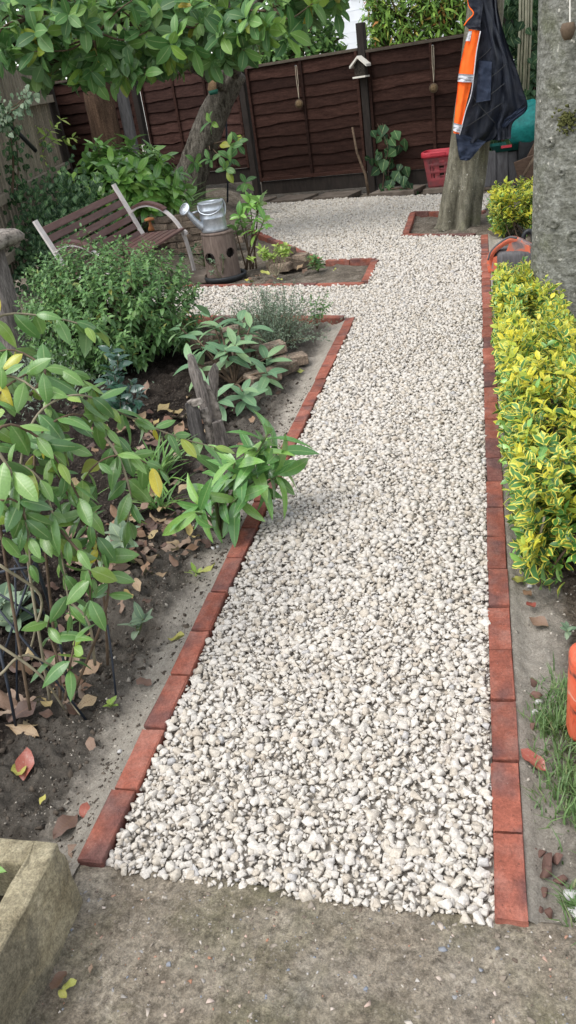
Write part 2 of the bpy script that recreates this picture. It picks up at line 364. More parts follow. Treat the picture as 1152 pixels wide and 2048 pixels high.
m['drift'] = surf('driftwood', [(.3, (.085, .072, .062)), (.6, (.19, .165, .145)), (.8, (.30, .27, .24))], 10, .9, .6, 40, stretch=(6, 6, 1), var=.2, grain=(18, .36, .62, .5, 1.3, 5))
m['driftdark'] = surf('dark_driftwood', [(.3, (.045, .04, .037)), (.6, (.10, .09, .083)), (.8, (.16, .147, .135))], 10, .9, .6, 40, stretch=(6, 6, 1), grain=(18, .36, .62, .5, 1.3, 5))
m['driftbark'] = surf('flaky_bark', [(.35, (.05, .042, .035)), (.5, (.22, .19, .16)), (.75, (.36, .32, .28))], 24, .95, .9, 60, .012)
def bark(name, stops, ridg, sc=(1, 1, .12), moss=0, pale=0):
    s = N(name); v = s.coord(); mp = s.n('Mapping'); s.l(v, mp.inputs[0]); mp.inputs['Scale'].default_value = sc
    f = s.noise(ridg, mp.outputs[0], 7, .6, .4); c = s.ramp(f, stops)
    c = s.mix(s.math('MULTIPLY', s.noise(3, v, 4), .5), c, stops[0][1])
    if moss: c = s.mix(s.math('MULTIPLY', s.math('MULTIPLY', s.math('SUBTRACT', s.noise(3.5, v, 6), .55), 6.0, True), moss), c, (.075, .085, .025))
    if pale:
        sp = s.math('MULTIPLY', s.math('SUBTRACT', s.noise(30, v, 3, .5), .66), 14.0, True); c = s.mix(s.math('MULTIPLY', sp, pale), c, (.42, .40, .34))
        dk = s.math('MULTIPLY', s.math('SUBTRACT', s.noise(21, v, 4, .6, 1), .66), 12.0, True); c = s.mix(s.math('MULTIPLY', dk, .8), c, (.04, .036, .03))
    c = s.speck(c, v, 55, .36, .62, *((.66, 1.25) if not pale else (.8, 1.15)), 5); c = s.speck(c, mp.outputs[0], ridg * 3, .36, .6, .7, 1.18, 4)
    s.set(c, .9, .15); s.bump(s.math('ADD', f, s.math('MULTIPLY', s.noise(60, v, 5), .4)), .8 if not pale else .8, .02 if not pale else .012); return s.m
m['magbark'] = bark('furrowed_bark', [(.35, (.035, .030, .024)), (.52, (.13, .115, .092)), (.75, (.22, .20, .165))], 26, (1, 1, .16), .3)
m['brownbark'] = bark('brown_bark', [(.3, (.05, .030, .020)), (.7, (.16, .10, .065))], 14, (1, 1, .1), .2)
m['smoothbark'] = bark('smooth_grey_bark', [(.33, (.075, .068, .048)), (.5, (.15, .138, .10)), (.7, (.23, .215, .165))], 9, (1, 1, .35), .5, .9)
m['beechbark'] = bark('beech_bark', [(.36, (.085, .083, .066)), (.47, (.155, .152, .126)), (.54, (.185, .182, .155)), (.66, (.27, .268, .235))], 16, (1, 1, 1.8), .45, .9)
m['twig'] = surf('twig', [(.3, (.055, .035, .022)), (.7, (.13, .09, .055))], 20, .8, .3, 80)
m['palestem'] = surf('pale_stem', [(.3, (.16, .14, .09)), (.7, (.28, .24, .16))], 20, .8, .3, 80)
m['greenstem'] = surf('green_stem', [(.3, (.07, .10, .035)), (.7, (.14, .17, .06))], 20, .7, .2, 80)
m['wire'] = surf('dark_rod', [(.3, (.012, .016, .024)), (.7, (.03, .036, .046))], 20, .5, .1, 80)
# plastics, cloth, house
m['red'] = surf('red_plastic', [(.3, (.36, .022, .035)), (.7, (.46, .04, .055))], 8, .45, .1, 60); m['reddirty'] = surf('dusty_red_plastic', [(.3, (.12, .05, .05)), (.6, (.28, .05, .055)), (.8, (.36, .05, .06))], 9, .6, .1, 60)
m['orangep'] = surf('weathered_orange', [(.36, (.10, .105, .12)), (.44, (.30, .19, .16)), (.52, (.62, .14, .07)), (.75, (.66, .20, .12))], 8, .5, .2, 60, dist=.8)
m['orangep2'] = surf('worn_orange', [(.36, (.045, .025, .022)), (.42, (.30, .07, .04)), (.50, (.52, .09, .04)), (.62, (.56, .13, .07)), (.70, (.55, .33, .25))], 16, .4, .25, 50, dist=1)
m['black'] = surf('black_plastic', [(.3, (.012, .013, .014)), (.7, (.028, .03, .032))], 8, .45, .1, 60)
m['hivis'] = surf('orange_cloth', [(.3, (.86, .11, .008)), (.7, (.95, .15, .014))], 9, .75, .3, 90, .003)
m['tape'] = surf('silver_tape', [(.3, (.42, .42, .44)), (.7, (.55, .55, .57))], 30, .45, .2, 200)
m['navy'] = surf('navy_lining', [(.3, (.005, .0065, .011)), (.7, (.011, .0145, .025))], 9, .6, .5, 40, .006)
m['navy2'] = surf('navy_shell', [(.3, (.011, .017, .034)), (.7, (.022, .032, .058))], 9, .7, .5, 40, .006)
m['teal'] = surf('green_sack', [(.3, (.008, .12, .11)), (.6, (.016, .22, .20)), (.8, (.05, .32, .29))], 12, .45, .5, 25, .015)
m['greentray'] = surf('green_tray', [(.3, (.006, .05, .042)), (.7, (.012, .09, .075))], 10, .45, .2, 60)
m['greyplank'] = surf('grey_plank', [(.3, (.065, .06, .06)), (.7, (.13, .125, .125))], 8, .85, .4, 50, stretch=(6, 6, 1), var=.15)
m['brownplank'] = surf('brown_plank', [(.3, (.06, .035, .022)), (.7, (.12, .075, .05))], 8, .85, .4, 50, stretch=(1, 6, 6), var=.15)
m['siding'] = surf('white_siding', [(.3, (.78, .80, .82)), (.7, (.86, .87, .88))], 6, .6, .05, 60)
m['glass'] = surf('window_glass', [(.3, (.02, .026, .03)), (.7, (.05, .06, .07))], 2, .08, 0, spec=.6)
m['slab'] = surf('paving_slab', [(.3, (.075, .058, .044)), (.55, (.14, .112, .088)), (.8, (.19, .16, .13))], 7, .9, .4, 70, var=.2)
m['cream'] = surf('cream_paint', [(.3, (.62, .58, .50)), (.7, (.74, .70, .62))], 12, .7, .1, 80)
m['tubes'] = surf('hollow_stems', [(.4, (.012, .010, .008)), (.6, (.06, .048, .036))], 90, .9, .5, 120)
m['string'] = surf('pale_string', [(.3, (.34, .28, .2)), (.7, (.5, .43, .33))], 30, .9, .2, 100); m['wicker'] = surf('wicker', [(.3, (.07, .045, .022)), (.7, (.22, .15, .08))], 60, .9, .7, 120)
m['cane'] = surf('bamboo_cane', [(.3, (.20, .19, .13)), (.7, (.34, .32, .22))], 10, .6, .1, 60, var=.15)
m['greennet'] = surf('green_cap', [(.3, (.01, .07, .045)), (.7, (.02, .12, .08))], 30, .7, .3, 100); m['seed'] = surf('seed_fill', [(.3, (.14, .08, .04)), (.7, (.30, .20, .11))], 90, .9, .4, 120)
m['rust'] = surf('rusty_iron', [(.3, (.17, .06, .02)), (.7, (.34, .14, .05))], 20, .85, .3, 90)
m['rubble'] = surf('clay_lump', [(.3, (.10, .055, .042)), (.7, (.20, .115, .09))], 18, .95, .6, 90, var=.2)
m['whitestone'] = surf('white_stone', [(.3, (.38, .37, .35)), (.7, (.52, .50, .47))], 18, .85, .3, 120, var=.1)
# leaves
G3 = lambda a, b, c, d=None: [(0, a), (.45, b), (.85, c)] + ([(.94, c), (1, d)] if d else [])
m['l_magnolia'] = leafmat('magnolia_leaf', [(0, (0.0443, 0.122, 0.0339)), (.4, (0.0828, 0.194, 0.049)), (.75, (0.133, 0.266, 0.0624)), (.95, (0.199, 0.344, 0.0535)), (.975, (0.244, 0.31, 0.0267)), (1, (0.332, 0.244, 0.0267))], .5, .3)
m['l_honey'] = leafmat('honeysuckle_leaf', [(0, (0.066, 0.158, 0.0425)), (.5, (0.116, 0.235, 0.0612)), (.85, (0.165, 0.296, 0.0723)), (.965, (0.242, 0.347, 0.0595)), (.985, (0.462, 0.428, 0.051)), (1, (0.572, 0.469, 0.051))], .32, .25, spec=.6)
m['l_shrub'] = leafmat('small_shrub_leaf', [(0, (0.0561, 0.133, 0.0384)), (.5, (0.0969, 0.204, 0.0576)), (.85, (0.143, 0.265, 0.0768)), (.97, (0.143, 0.255, 0.0672)), (1, (0.224, 0.224, 0.0384))], .45, .25)
m['l_varie'] = leafmat('variegated_leaf', [(0, (0.0403, 0.127, 0.0253)), (.5, (0.0747, 0.196, 0.0391)), (1, (0.138, 0.287, 0.0575))], .4, .25, ribmix=0, margin=(.68, .60, .09), mw=.56, back=.25)
m['l_yellow'] = leafmat('golden_leaf', [(0, (.30, .38, .045)), (.5, (.52, .52, .05)), (1, (.72, .60, .05))], .4, .3, ribmix=.4, rib=(.2, .32, .05), ribw=.25, back=.2)
m['l_laurel'] = leafmat('laurel_leaf', [(0, (0.084, 0.204, 0.042)), (.5, (0.156, 0.324, 0.066)), (.9, (0.24, 0.432, 0.09)), (1, (0.24, 0.384, 0.084))], .25, .2, rib=(.4, .5, .18), spec=.6)
m['l_skimmia'] = leafmat('glossy_leaf', [(0, (0.078, 0.195, 0.0497)), (.6, (0.13, 0.286, 0.0718)), (1, (0.221, 0.39, 0.0884))], .25, .2, rib=(.4, .52, .2), spec=.6)
m['l_rhodo'] = leafmat('rhododendron_leaf', [(0, (0.0938, 0.188, 0.0938)), (.6, (0.144, 0.256, 0.125)), (1, (0.213, 0.325, 0.15))], .45, .2, rib=(.35, .42, .22))
m['l_dark'] = leafmat('dark_glossy_leaf', [(0, (0.018, 0.0525, 0.033)), (.6, (0.033, 0.0825, 0.0525)), (1, (0.0525, 0.112, 0.075))], .2, .1, rib=(.08, .14, .09), spec=.7)
m['l_ivy'] = leafmat('ivy_leaf', [(0, (0.013, 0.039, 0.0143)), (.6, (0.0286, 0.0715, 0.026)), (1, (0.0585, 0.124, 0.0442))], .55, .12, spec=.25)
m['l_lime'] = leafmat('lime_leaf', [(0, (.20, .32, .05)), (.6, (.30, .42, .08)), (1, (.42, .5, .12))], .5, .3)
m['l_grey'] = leafmat('grey_leaf', [(0, (.09, .13, .085)), (.6, (.15, .20, .135)), (1, (.24, .29, .21))], .6, .2, ribmix=0)
m['l_sage'] = leafmat('sage_leaf', [(0, (.09, .15, .085)), (.6, (.14, .20, .12)), (1, (.22, .28, .18))], .6, .2)
m['l_tree'] = leafmat('background_leaf', [(0, (0.045, 0.12, 0.03)), (.6, (0.105, 0.225, 0.0525)), (1, (0.225, 0.39, 0.09))], .5, .3)
m['l_conifer'] = leafmat('conifer_spray', [(0, (0.07, 0.154, 0.021)), (.5, (0.14, 0.266, 0.035)), (.85, (0.224, 0.35, 0.049)), (.95, (0.35, 0.196, 0.042)), (1, (0.392, 0.14, 0.042))], .7, .25, ribmix=0)
m['blade'] = leafmat('grass_blade', [(0, (.055, .13, .025)), (.6, (.11, .22, .045)), (.9, (.18, .28, .08)), (1, (.35, .33, .16))], .5, .3, ribmix=0)
m['strap'] = leafmat('strap_leaf', [(0, (0.065, 0.156, 0.0325)), (.6, (0.111, 0.234, 0.0455)), (1, (0.208, 0.325, 0.078))], .4, .25, ribmix=.2)
m['fallen'] = leafmat('fallen_leaf', [(0, (.050, .030, .022)), (.18, (.11, .062, .042)), (.35, (.20, .128, .085)), (.5, (.30, .225, .16)), (.62, (.13, .062, .036)), (.78, (.24, .15, .085)), (.9, (.34, .26, .15)), (1, (.33, .25, .07))], .6, .1, rib=(.16, .09, .05), spots=(.13, .06, .035))
m['fallen_y'] = leafmat('yellow_fallen_leaf', [(0, (.45, .38, .06)), (.5, (.42, .40, .10)), (1, (.36, .40, .10))], .5, .2, rib=(.5, .45, .2), spots=(.22, .11, .03))
m['fallen_r'] = leafmat('red_fallen_leaf', [(0, (.24, .055, .04)), (1, (.32, .10, .065))], .4, .1, rib=(.4, .18, .12), spots=(.34, .20, .15))

# ================================================================== GROUND
GRAVEL = [(-.90, 1.125), (0, 1.085), (0, 8.37), (-.80, 8.80), (-.82, 10.27), (.02, 9.80), (.16, 11.0), (-.5, 11.47), (-1.5, 11.97), (-2.26, 12.30), (-3.2, 12.67), (-3.35, 12.2), (-2.76, 10.2), (-1.5, 7.9), (-.93, 7.72), (-.93, 6.77), (-3.6, 7.60), (-3.6, 6.60), (-2.4, 6.21), (-.95, 5.79), (-.90, 5.75)]
V, F = field(-40, 40, -20, 60, 2.0, lambda x, y: -.16 + 0 * x); structure('ground', V, F, m['soil_far'])
def z_left(x, y):
    d = -.965 - x
    z = -.035 + .022 * fbm(x * 2.2, y * 2.2, 3, 3) + .045 * fbm(x * 9, y * 9, 4, 5) * sstep(.05, .22, d) + .020 * np.abs(fbm(x * 75, y * 75, 2, 11)) * sstep(.03, .15, d) + .036 * fbm(x * 30, y * 30, 3, 9) * sstep(.03, .2, d)
    z = z - .018 * sstep(.0, .12, d) + .02 * np.exp(-(d / .05) ** 2) + .008 * fbm(x * 45, y * 45, 3, 77) + .05 * sstep(.25, .9, d)
    z = z + .085 * np.exp(-(((x + 1.33) / .17) ** 2 + ((y - 2.27) / .14) ** 2)) - .07 * np.exp(-(((x + 1.28) / .22) ** 2 + ((y - 2.08) / .07) ** 2))
    return z
V, F = field(-2.25, -.964, .9, 2.95, .0075, z_left); structure('bed_soil', V, F, m['soil_left'], True)
V, F = field(-3.8, -.964, 2.95, 5.86, .0165, z_left); structure('bed_soil', V, F, m['soil_left'], True)
V, F = field(-3.8, -2.25, .9, 2.95, .0165, z_left); structure('bed_soil', V, F, m['soil_left'], True)
def z_right(x, y):
    d = x - .066
    return -.028 - .015 * sstep(0, .06, d) + .025 * fbm(x * 10, y * 10, 4, 21) * sstep(.05, .14, d) + .016 * np.abs(fbm(x * 70, y * 70, 2, 25)) * sstep(.06, .14, d) + .02 * fbm(x * 36, y * 36, 3, 23) * sstep(.03, .12, d) + .02 * np.exp(-(d / .03) ** 2) + .008 * fbm(x * 45, y * 45, 3, 79)
V, F = field(.066, .62, 1.098, 8.45, .011, z_right); structure('border_soil', V, F, m['soil_right'], True)
def z_far(x, y):
    z = -.05 + .02 * fbm(x * 3, y * 3, 3, 31) + .03 * fbm(x * 12, y * 12, 3, 33) + .26 * sstep(-3.3, -4.2, x) * sstep(8.6, 9.8, y)
    z = z + .05 * np.exp(-(((x + .22) / .3) ** 2 + ((y - 9.15) / .4) ** 2))
    g = inpoly(x, y, GRAVEL) & (pdist(x, y, GRAVEL) > .03)
    return np.where(g, -.075, z)
V, F = field(-9, 3.2, 5.84, 14.6, .045, z_far); structure('far_bed_soil', V, F, m['soil_far'], True)
V, F = field(.60, 6, .5, 5.9, .05, lambda x, y: -.035 + .02 * fbm(x * 6, y * 6, 3, 41)); structure('lawn', V, F, m['lawn'], True)

# concrete path in the foreground, real aggregate on it
def z_slab(x, y): return -.016 + .006 * fbm(x * 4, y * 4, 4, 51) + .007 * fbm(x * 35, y * 35, 4, 53) - .03 * sstep(.0, .02, y - (1.105 - .045 * x + .012 * fbm(x * 9, x * 0 + 3, 3, 7)))
V, F = field(-1.6, 1.4, -1.2, 1.16, .012, z_slab); structure('concrete_path', V, F, m['concrete'], True)
n = 7000; px = rng.uniform(-.95, .75, n); py = rng.uniform(.35, 1.1, n); keep = (py < 1.09 - .045 * px) & (rng.uniform(0, 1, n) < .35 + .65 * sstep(-.2, .35, fbm(px * 3, py * 3, 3, 61))); px, py = px[keep], py[keep]
hv = [hull(9, (1, .8, .4), 100 + k) for k in range(8)]
scl = np.clip(rng.lognormal(math.log(.0026), .65, len(px)), .0011, .014)
V, F = scatter(hv, np.stack([px, py, z_slab(px, py) - .0005], 1), scl, rrot(len(px), .25), rng.integers(0, 8, len(px)))
structure('concrete_aggregate', V, F, m['pebble'], False, None, 'stuff', 'small pebbles set in the old concrete path', 'aggregate')

# gravel
V = np.array([(x, y, -.034) for x, y in GRAVEL]); structure('gravel_bed', V, [tuple(range(len(V)))], m['gravel_base'])
def gravel_z(x, y): return -.011 + .008 * fbm(x * 3, y * 3, 3, 71)
hi = [hull(10 + k % 4, (1, .80, .68), 200 + k, .035) for k in range(16)] + [hull(9, (1, .62, .5), 230 + k, .03) for k in range(6)]
lo = [hull(11, (1, .82, .66), 260 + k) for k in range(10)]; vlo = [hull(8, (1, .84, .68), 280 + k) for k in range(10)]
P = []
for layer, (dens, dz) in enumerate(((.0225, -.010), (.0218, .0))):
    ys = np.arange(1.05, 12.8, dens * .87); 
    for j, y in enumerate(ys):
        xs = np.arange(-3.7, .2, dens) + (dens / 2 if j % 2 else 0); P.append(np.stack([xs, np.full(len(xs), y), np.full(len(xs), dz)], 1))
P = np.vstack(P); P[:, :2] += rng.normal(0, .0055, (len(P), 2))
inside = inpoly(P[:, 0], P[:, 1], GRAVEL); P = P[inside]; P = P[pdist(P[:, 0], P[:, 1], GRAVEL) > .0025]
far = P[:, 1] > 4.4; P = P[~(far & (P[:, 2] < -.01))]
P = P[screen(P)[2] > 0]
S = np.clip(rng.lognormal(math.log(.0143), .29, len(P)), .0075, .025)
P[:, 2] += gravel_z(P[:, 0], P[:, 1]) + rng.normal(0, .0018, len(P))
P = P[~((P[:, 1] > 6.5) & (rng.random(len(P)) < .40))]; S = np.clip(rng.lognormal(math.log(.0143), .29, len(P)), .0075, .025)
near = (P[:, 1] < 2.25) & (P[:, 2] > -.026); farr = P[:, 1] > 4.6; rt = rrot(len(P), .22); 
C_ = []
for y in np.arange(1.08, 4.2, .0150):
    xs = np.arange(-.93, .02, .0165); C_.append(np.stack([xs, np.full(len(xs), y), np.zeros(len(xs))], 1))
C_ = np.vstack(C_); C_[:, :2] += rng.normal(0, .005, (len(C_), 2)); C_ = C_[inpoly(C_[:, 0], C_[:, 1], GRAVEL)]; C_[:, 2] = gravel_z(C_[:, 0], C_[:, 1]) - .0025 + rng.normal(0, .0015, len(C_))
V3, F3 = scatter(vlo, C_, rng.uniform(.0065, .0105, len(C_)), rrot(len(C_), .4), rng.integers(0, 10, len(C_)))
V1, F1 = scatter(hi, P[near], S[near], rt[near], rng.integers(0, len(hi), near.sum())); mid = ~near & ~farr; V2, F2 = scatter(lo, P[mid], S[mid] * 1.08, rt[mid], rng.integers(0, len(lo), mid.sum())); V4, F4 = scatter(vlo, P[farr], S[farr] * np.where(P[farr][:, 1] > 6.5, 1.3, 1.12), rt[farr], rng.integers(0, 10, farr.sum()))
structure('gravel', np.vstack([V1, V2, V3, V4]), np.vstack([F1, F2 + len(V1), F3 + len(V1) + len(V2), F4 + len(V1) + len(V2) + len(V3)]), m['stone'], False, None, 'stuff', 'pale cream limestone gravel filling the brick-edged garden path', 'gravel')
print('gravel stones', len(P), 'tris', len(F1) + len(F2) + len(F3))

# ================================================================== BRICK EDGINGS
BR = []
for k in range(7):
    random.seed(40 + k); V, F = box((0, 0, -.05), (.2155, .065, .10), 0, .0032, seg=2, jit=.0013); BR.append(mk('brick', V, F, m['brick']))
def brick_run(p0, p1, label, parent=None, wob=.0015, first=0):
    p0 = np.array(p0, float); p1 = np.array(p1, float); L = np.linalg.norm(p1 - p0); d = (p1 - p0) / L; n = max(1, int(round(L / .2195))); pitch = L / n
    t = parent or thing('brick_edging', (p0[0], p0[1], 0), label, 'edging')
    for k in range(n):
        o = bpy.data.objects.new('brick', BR[int(rng.integers(0, 7))]); c = p0 + d * pitch * (k + .5); off = rng.normal(0, wob)
        o.location = (c[0] - d[1] * off - t.location[0], c[1] + d[0] * off - t.location[1], rng.normal(0, .0018))
        o.rotation_euler = (rng.normal(0, .008), rng.normal(0, .005), math.atan2(d[1], d[0]) + rng.normal(0, .008) + (math.pi if rng.random() < .5 else 0)); o.scale = (pitch / .2195 * rng.uniform(.966, .980), rng.uniform(.985, 1.01), 1); link(o, t)
    return t
brick_run((.033, 1.085), (.030, 8.38), 'long straight red brick edging between the gravel and the yellow hedge')
t = brick_run((-.935, 1.13), (-.942, 3.4), 'red brick edging along the left bed, with a corner return at its far end'); brick_run((-.942, 3.4), (-.935, 5.775), None, t)
brick_run((-.985, 5.80), (-2.5, 6.22), None, t)
t = brick_run((-.965, 6.80), (-3.3, 7.53), 'red brick edging framing the triangular bed with the stump and watering can'); brick_run((-.963, 6.86), (-.963, 7.68), None, t); brick_run((-.96, 7.75), (-1.46, 7.90), None, t); brick_run((-1.54, 7.96), (-2.80, 10.22), None, t)
t = brick_run((-.06, 8.43), (-.80, 8.83), 'red brick edging framing the square soil bed under the jacket tree'); brick_run((-.770, 8.89), (-.786, 10.20), None, t); brick_run((-.79, 10.215), (.05, 9.745), None, t)

# ================================================================== FENCES
FA = np.array([-3.01, 13.10]); FD = nrm([.9608, -.2773]); FN = np.array([FD[1], -FD[0]])       # along the back fence; FN points to the camera
if FN[1] > 0: FN = -FN
def fpt(t, d, z): q = FA + FD * t + FN * d; return np.array([q[0], q[1], z])
def waney(L, seed, h=.20):
    """one wavy-edged board, L long, lying in x-z, front towards -y"""
    n = 14; x = np.linspace(0, L, n); r = np.random.default_rng(seed); wv = .008 * np.sin(x * r.uniform(2, 7) + r.uniform(0, 6)) + r.normal(0, .005, n)
    V = []
    for i in range(n): V += [(x[i], 0, h), (x[i], -.024, wv[i]), (x[i], -.010, wv[i]), (x[i], .012, h)]
    F = [(i * 4 + k, i * 4 + (k + 1) % 4, (i + 1) * 4 + (k + 1) % 4, (i + 1) * 4 + k) for i in range(n - 1) for k in range(4)] + [(3, 2, 1, 0), tuple((n - 1) * 4 + k for k in range(4))]
    return np.array(V), F
WB = [mk('board', *waney(1.80, 300 + k), m['fence']) for k in range(7)]
yawf = math.atan2(FD[1], FD[0])
WR = [mk('board', *waney(1.80, 320 + k), m['fence_red']) for k in range(7)]
def panel(t0, z0, label, top=1.52, batt=(.91,), boards=10, WB=WB):
    o = thing('garden_fence', fpt(t0, 0, z0), label, 'fence', None, (0, 0, yawf))
    step = (top - .02) / boards
    for k in range(boards):
        b = bpy.data.objects.new('board', WB[int(rng.integers(0, 7))]); b.location = (0, 0, .01 + k * step); b.rotation_euler = (0, rng.normal(0, .002), 0); link(b, o)
    for x in batt: part('batten', *box((x, -.035, top / 2), (.042, .018, top), 0, .002), m['fence'], o, world=False)
    for x in (.02, 1.78): part('frame_upright', *box((x, -.04, top / 2), (.04, .03, top), 0, .002), m['fence'], o, world=False)
    part('top_rail', *box((.9, -.012, top + .012), (1.82, .075, .035), 0, .003), m['fence_top'], o, world=False)
    part('bottom_rail', *box((.9, -.045, .03), (1.74, .02, .05), 0, .003), m['fence'], o, world=False)
    part('gravel_board', *box((.9, -.012, -.10), (1.80, .035, .195), 0, .003), m['post'], o, world=False)
    return o
panel(-.322, .24, 'dark wavy-board fence panel between the magnolia trunk and the birdhouse post', 1.56)
panel(1.615, .22, 'dark wavy-board fence panel behind the red basket and the hanging jacket', 1.54)
panel(-2.278, .46, 'reddish brown wavy-board fence panel left of the leaning magnolia trunk', 1.58, (.62, 1.2), 10, WR)
panel(-4.25, .46, 'shadowed wavy-board fence panel in the far left corner behind the laurel', 1.58)
panel(3.62, .22, 'ivy-covered wavy-board fence panel behind the bamboo canes', 1.54)
def post(t, z0, z1, label, s=.10): 
    V, F = box(fpt(t, .01, (z0 + z1) / 2), (s, s, z1 - z0), yawf, .005); return solo('fence_post', V, F, m['post'], label, 'fence post')
post(1.55, -.1, 2.12, 'tall dark fence post carrying the small birdhouse', .105)
post(-.42, -.1, 2.02, 'dark fence post behind the leaning magnolia trunk')
post(-2.40, .1, 2.2, 'dark fence post beside the bare brown trunk')
post(3.54, -.1, 1.95, 'dark fence post hidden among the ivy at right')
# side fence of narrow upright boards
LA = np.array([-4.72, 7.3]); LD = nrm([-.23, .973]); ll = 4.2
o = thing('board_fence', (LA[0], LA[1], 0), 'left boundary fence of narrow upright boards with two rails', 'fence')
V, F = box((0, 0, 1.12), (.012, .052, 2.1), 0, .002); BB = mk('board', V, F, m['batten'])
ly = math.atan2(LD[1], LD[0]) - math.pi / 2
for k in range(70):
    b = bpy.data.objects.new('board', BB); q = LD * (.06 * k); b.location = (q[0] + (.006 if k % 2 else 0), q[1], rng.normal(0, .006)); b.rotation_euler = (0, 0, ly + rng.normal(0, .04)); link(b, o)
for z in (.35, .88, 1.72):
    a = LA + LD * (ll / 2); V, F = box((a[0] + .06, a[1], z + .02), (.075, ll, .09), ly, .004, (.02, 0)); part('rail', V, F, m['batten'], o)
a = LA + LD * (ll + .05); V, F = box((a[0] + .05, a[1], 1.15), (.11, .11, 2.3), ly, .005); solo('fence_post', V, F, m['post'], 'dark corner post at the end of the left board fence', 'fence post')
# dark gate-like panel between the corner post and the back fence
a = LA + LD * (ll + .15); b_ = fpt(-4.3, 0, 0)[:2]; t = thing('garden_fence', (a[0], a[1], 0), 'very dark upright board panel closing the far left corner', 'fence'); dv = b_ - a; n = int(np.linalg.norm(dv) / .145)
V, F = box((0, 0, 1.1), (.14, .02, 2.2), 0, .003); GB = mk('board', V, F, m['post'])
for k in range(n):
    b = bpy.data.objects.new('board', GB); q = dv * ((k + .5) / n); b.location = (q[0], q[1], rng.normal(0, .01)); b.rotation_euler = (0, 0, math.atan2(dv[1], dv[0])); link(b, t)
# weathered posts by the bare trunk
def pole(pts, rad, mat, name, label, cat, n=10): V, F = tube(pts, rad, n); return solo(name, V, F, m[mat], label, cat, None, True)
V, F = box((-4.857, 12.012, 1.447), (.16, .13, 1.35), .3, .02, jit=.006); solo('timber_post', V, F, m['greyplank'], 'weathered grey timber post standing right of the bare brown trunk', 'post')
V, F = box((-4.368, 11.181, 0.729), (.04, .04, .7), .3, .004); solo('stake', V, F, m['cream'], 'short pale wooden stake in front of the reddish fence panel', 'stake')
pole([(-3.631, 12.191, 0.111), (-3.541, 12.217, 0.614), (-3.473, 12.236, 1.197)], .014, 'wire', 'metal_stake', 'thin dark metal stake right of the magnolia trunk', 'stake', 6)

# row of paving slabs under the fence
for k, (t0, wd, lb) in enumerate(((-.75, .8, 'mossy brown paving slab nearest the magnolia trunk below the fence'), (.15, .62, 'brown paving slab below the left feeder on the fence'), (.86, .62, 'brown paving slab left of the birdhouse post'), (1.75, .72, 'brown paving slab right of the birdhouse post beside the ivy'), (2.55, .72, 'brown paving slab under the red basket'), (3.35, .8, 'brown paving slab behind the jacket tree'))):
    V, F = box(fpt(t0 + wd / 2 - .05, .36, -.005), (wd - .05, .5, .06), yawf + rng.normal(0, .02), .006, jit=.002); solo('paving_slab', V, F, m['slab'], lb, 'paving slab', 'slabs along the foot of the fence')

# ================================================================== THINGS ON THE FENCE
def feeder(px, t, zt, zb, label):
    o = thing('hanging_feeder', fpt(t, .06, zb), label, 'bird feeder', 'round feeders hung on the fence')
    a = fpt(t, .055, zt); b = fpt(t, .075, zb + .07)
    part('string', *tube([a + [.012, 0, 0], (a + b) / 2 + [.012, 0, 0], b], .004, 5), m['string'], o); part('string', *tube([a - [.010, 0, 0], (a + b) / 2 - [.012, 0, 0], b], .004, 5), m['string'], o)
    part('nail', *tube([a + FN_3 * -.02, a + FN_3 * .02], .006, 6), m['zinc'], o)
    V, F = lathe([(.02, -.03), (.042, -.022), (.050, 0), (.042, .022), (.02, .03)], 14); V = np.stack([V[:, 0], V[:, 2], V[:, 1]], 1) + np.array(fpt(t, .085, zb)); part('wicker_ball', V, F, m['wicker'], o, True)
    V, F = lathe([(.048, -.010), (.060, -.008), (.060, .008), (.048, .010)], 16, caps=False); V = np.stack([V[:, 0], V[:, 2], V[:, 1]], 1) + np.array(fpt(t, .09, zb)); part('ring', V, F, m['twig'], o, True)
FN_3 = np.array([FN[0], FN[1], 0])
feeder(0, .53, 1.74, 1.25, 'round wicker feeder on a string on the middle fence panel'); feeder(0, 2.56, 1.72, 1.22, 'round wicker feeder on a string between the birdhouse and the jacket')
# birdhouse / insect house on the post
bl = fpt(1.55, .06, 1.46); o = thing('birdhouse', bl, 'small insect house with white pitched roof fixed to the fence post', 'birdhouse', None, (0, 0, yawf))
part('box', *prism([(-.075, 0, .03), (.075, 0, .03), (.075, 0, .17), (0, 0, .245), (-.075, 0, .17)], (0, -.11, 0)), m['tubes'], o, world=False)
for sg in (-1, 1): part('roof_board', *prism([(0, .01, .275), (0, .01, .245), (sg * .125, .01, .135), (sg * .125, .01, .165)], (0, -.17, 0)), m['cream'], o, world=False)
part('floor_board', *box((0, -.07, .018), (.19, .16, .022), 0, .002), m['cream'], o, world=False)
for x in (-.045, 0, .045):
    for z in (.06, .11, .16): V, F = tube([(x, -.105, z), (x, -.118, z)], .015, 8); part('hollow_stem', V, F, m['tubes'], o, world=False)
# bird feeder bag on the magnolia
# leaning stick
pole([fpt(1.45, .35, .88), fpt(1.50, .38, .55), fpt(1.62, .42, .25), fpt(1.66, .45, -.02)], [.014, .017, .02, .022], 'twig', 'stick', 'crooked stick leaning on the fence below the birdhouse', 'stick')

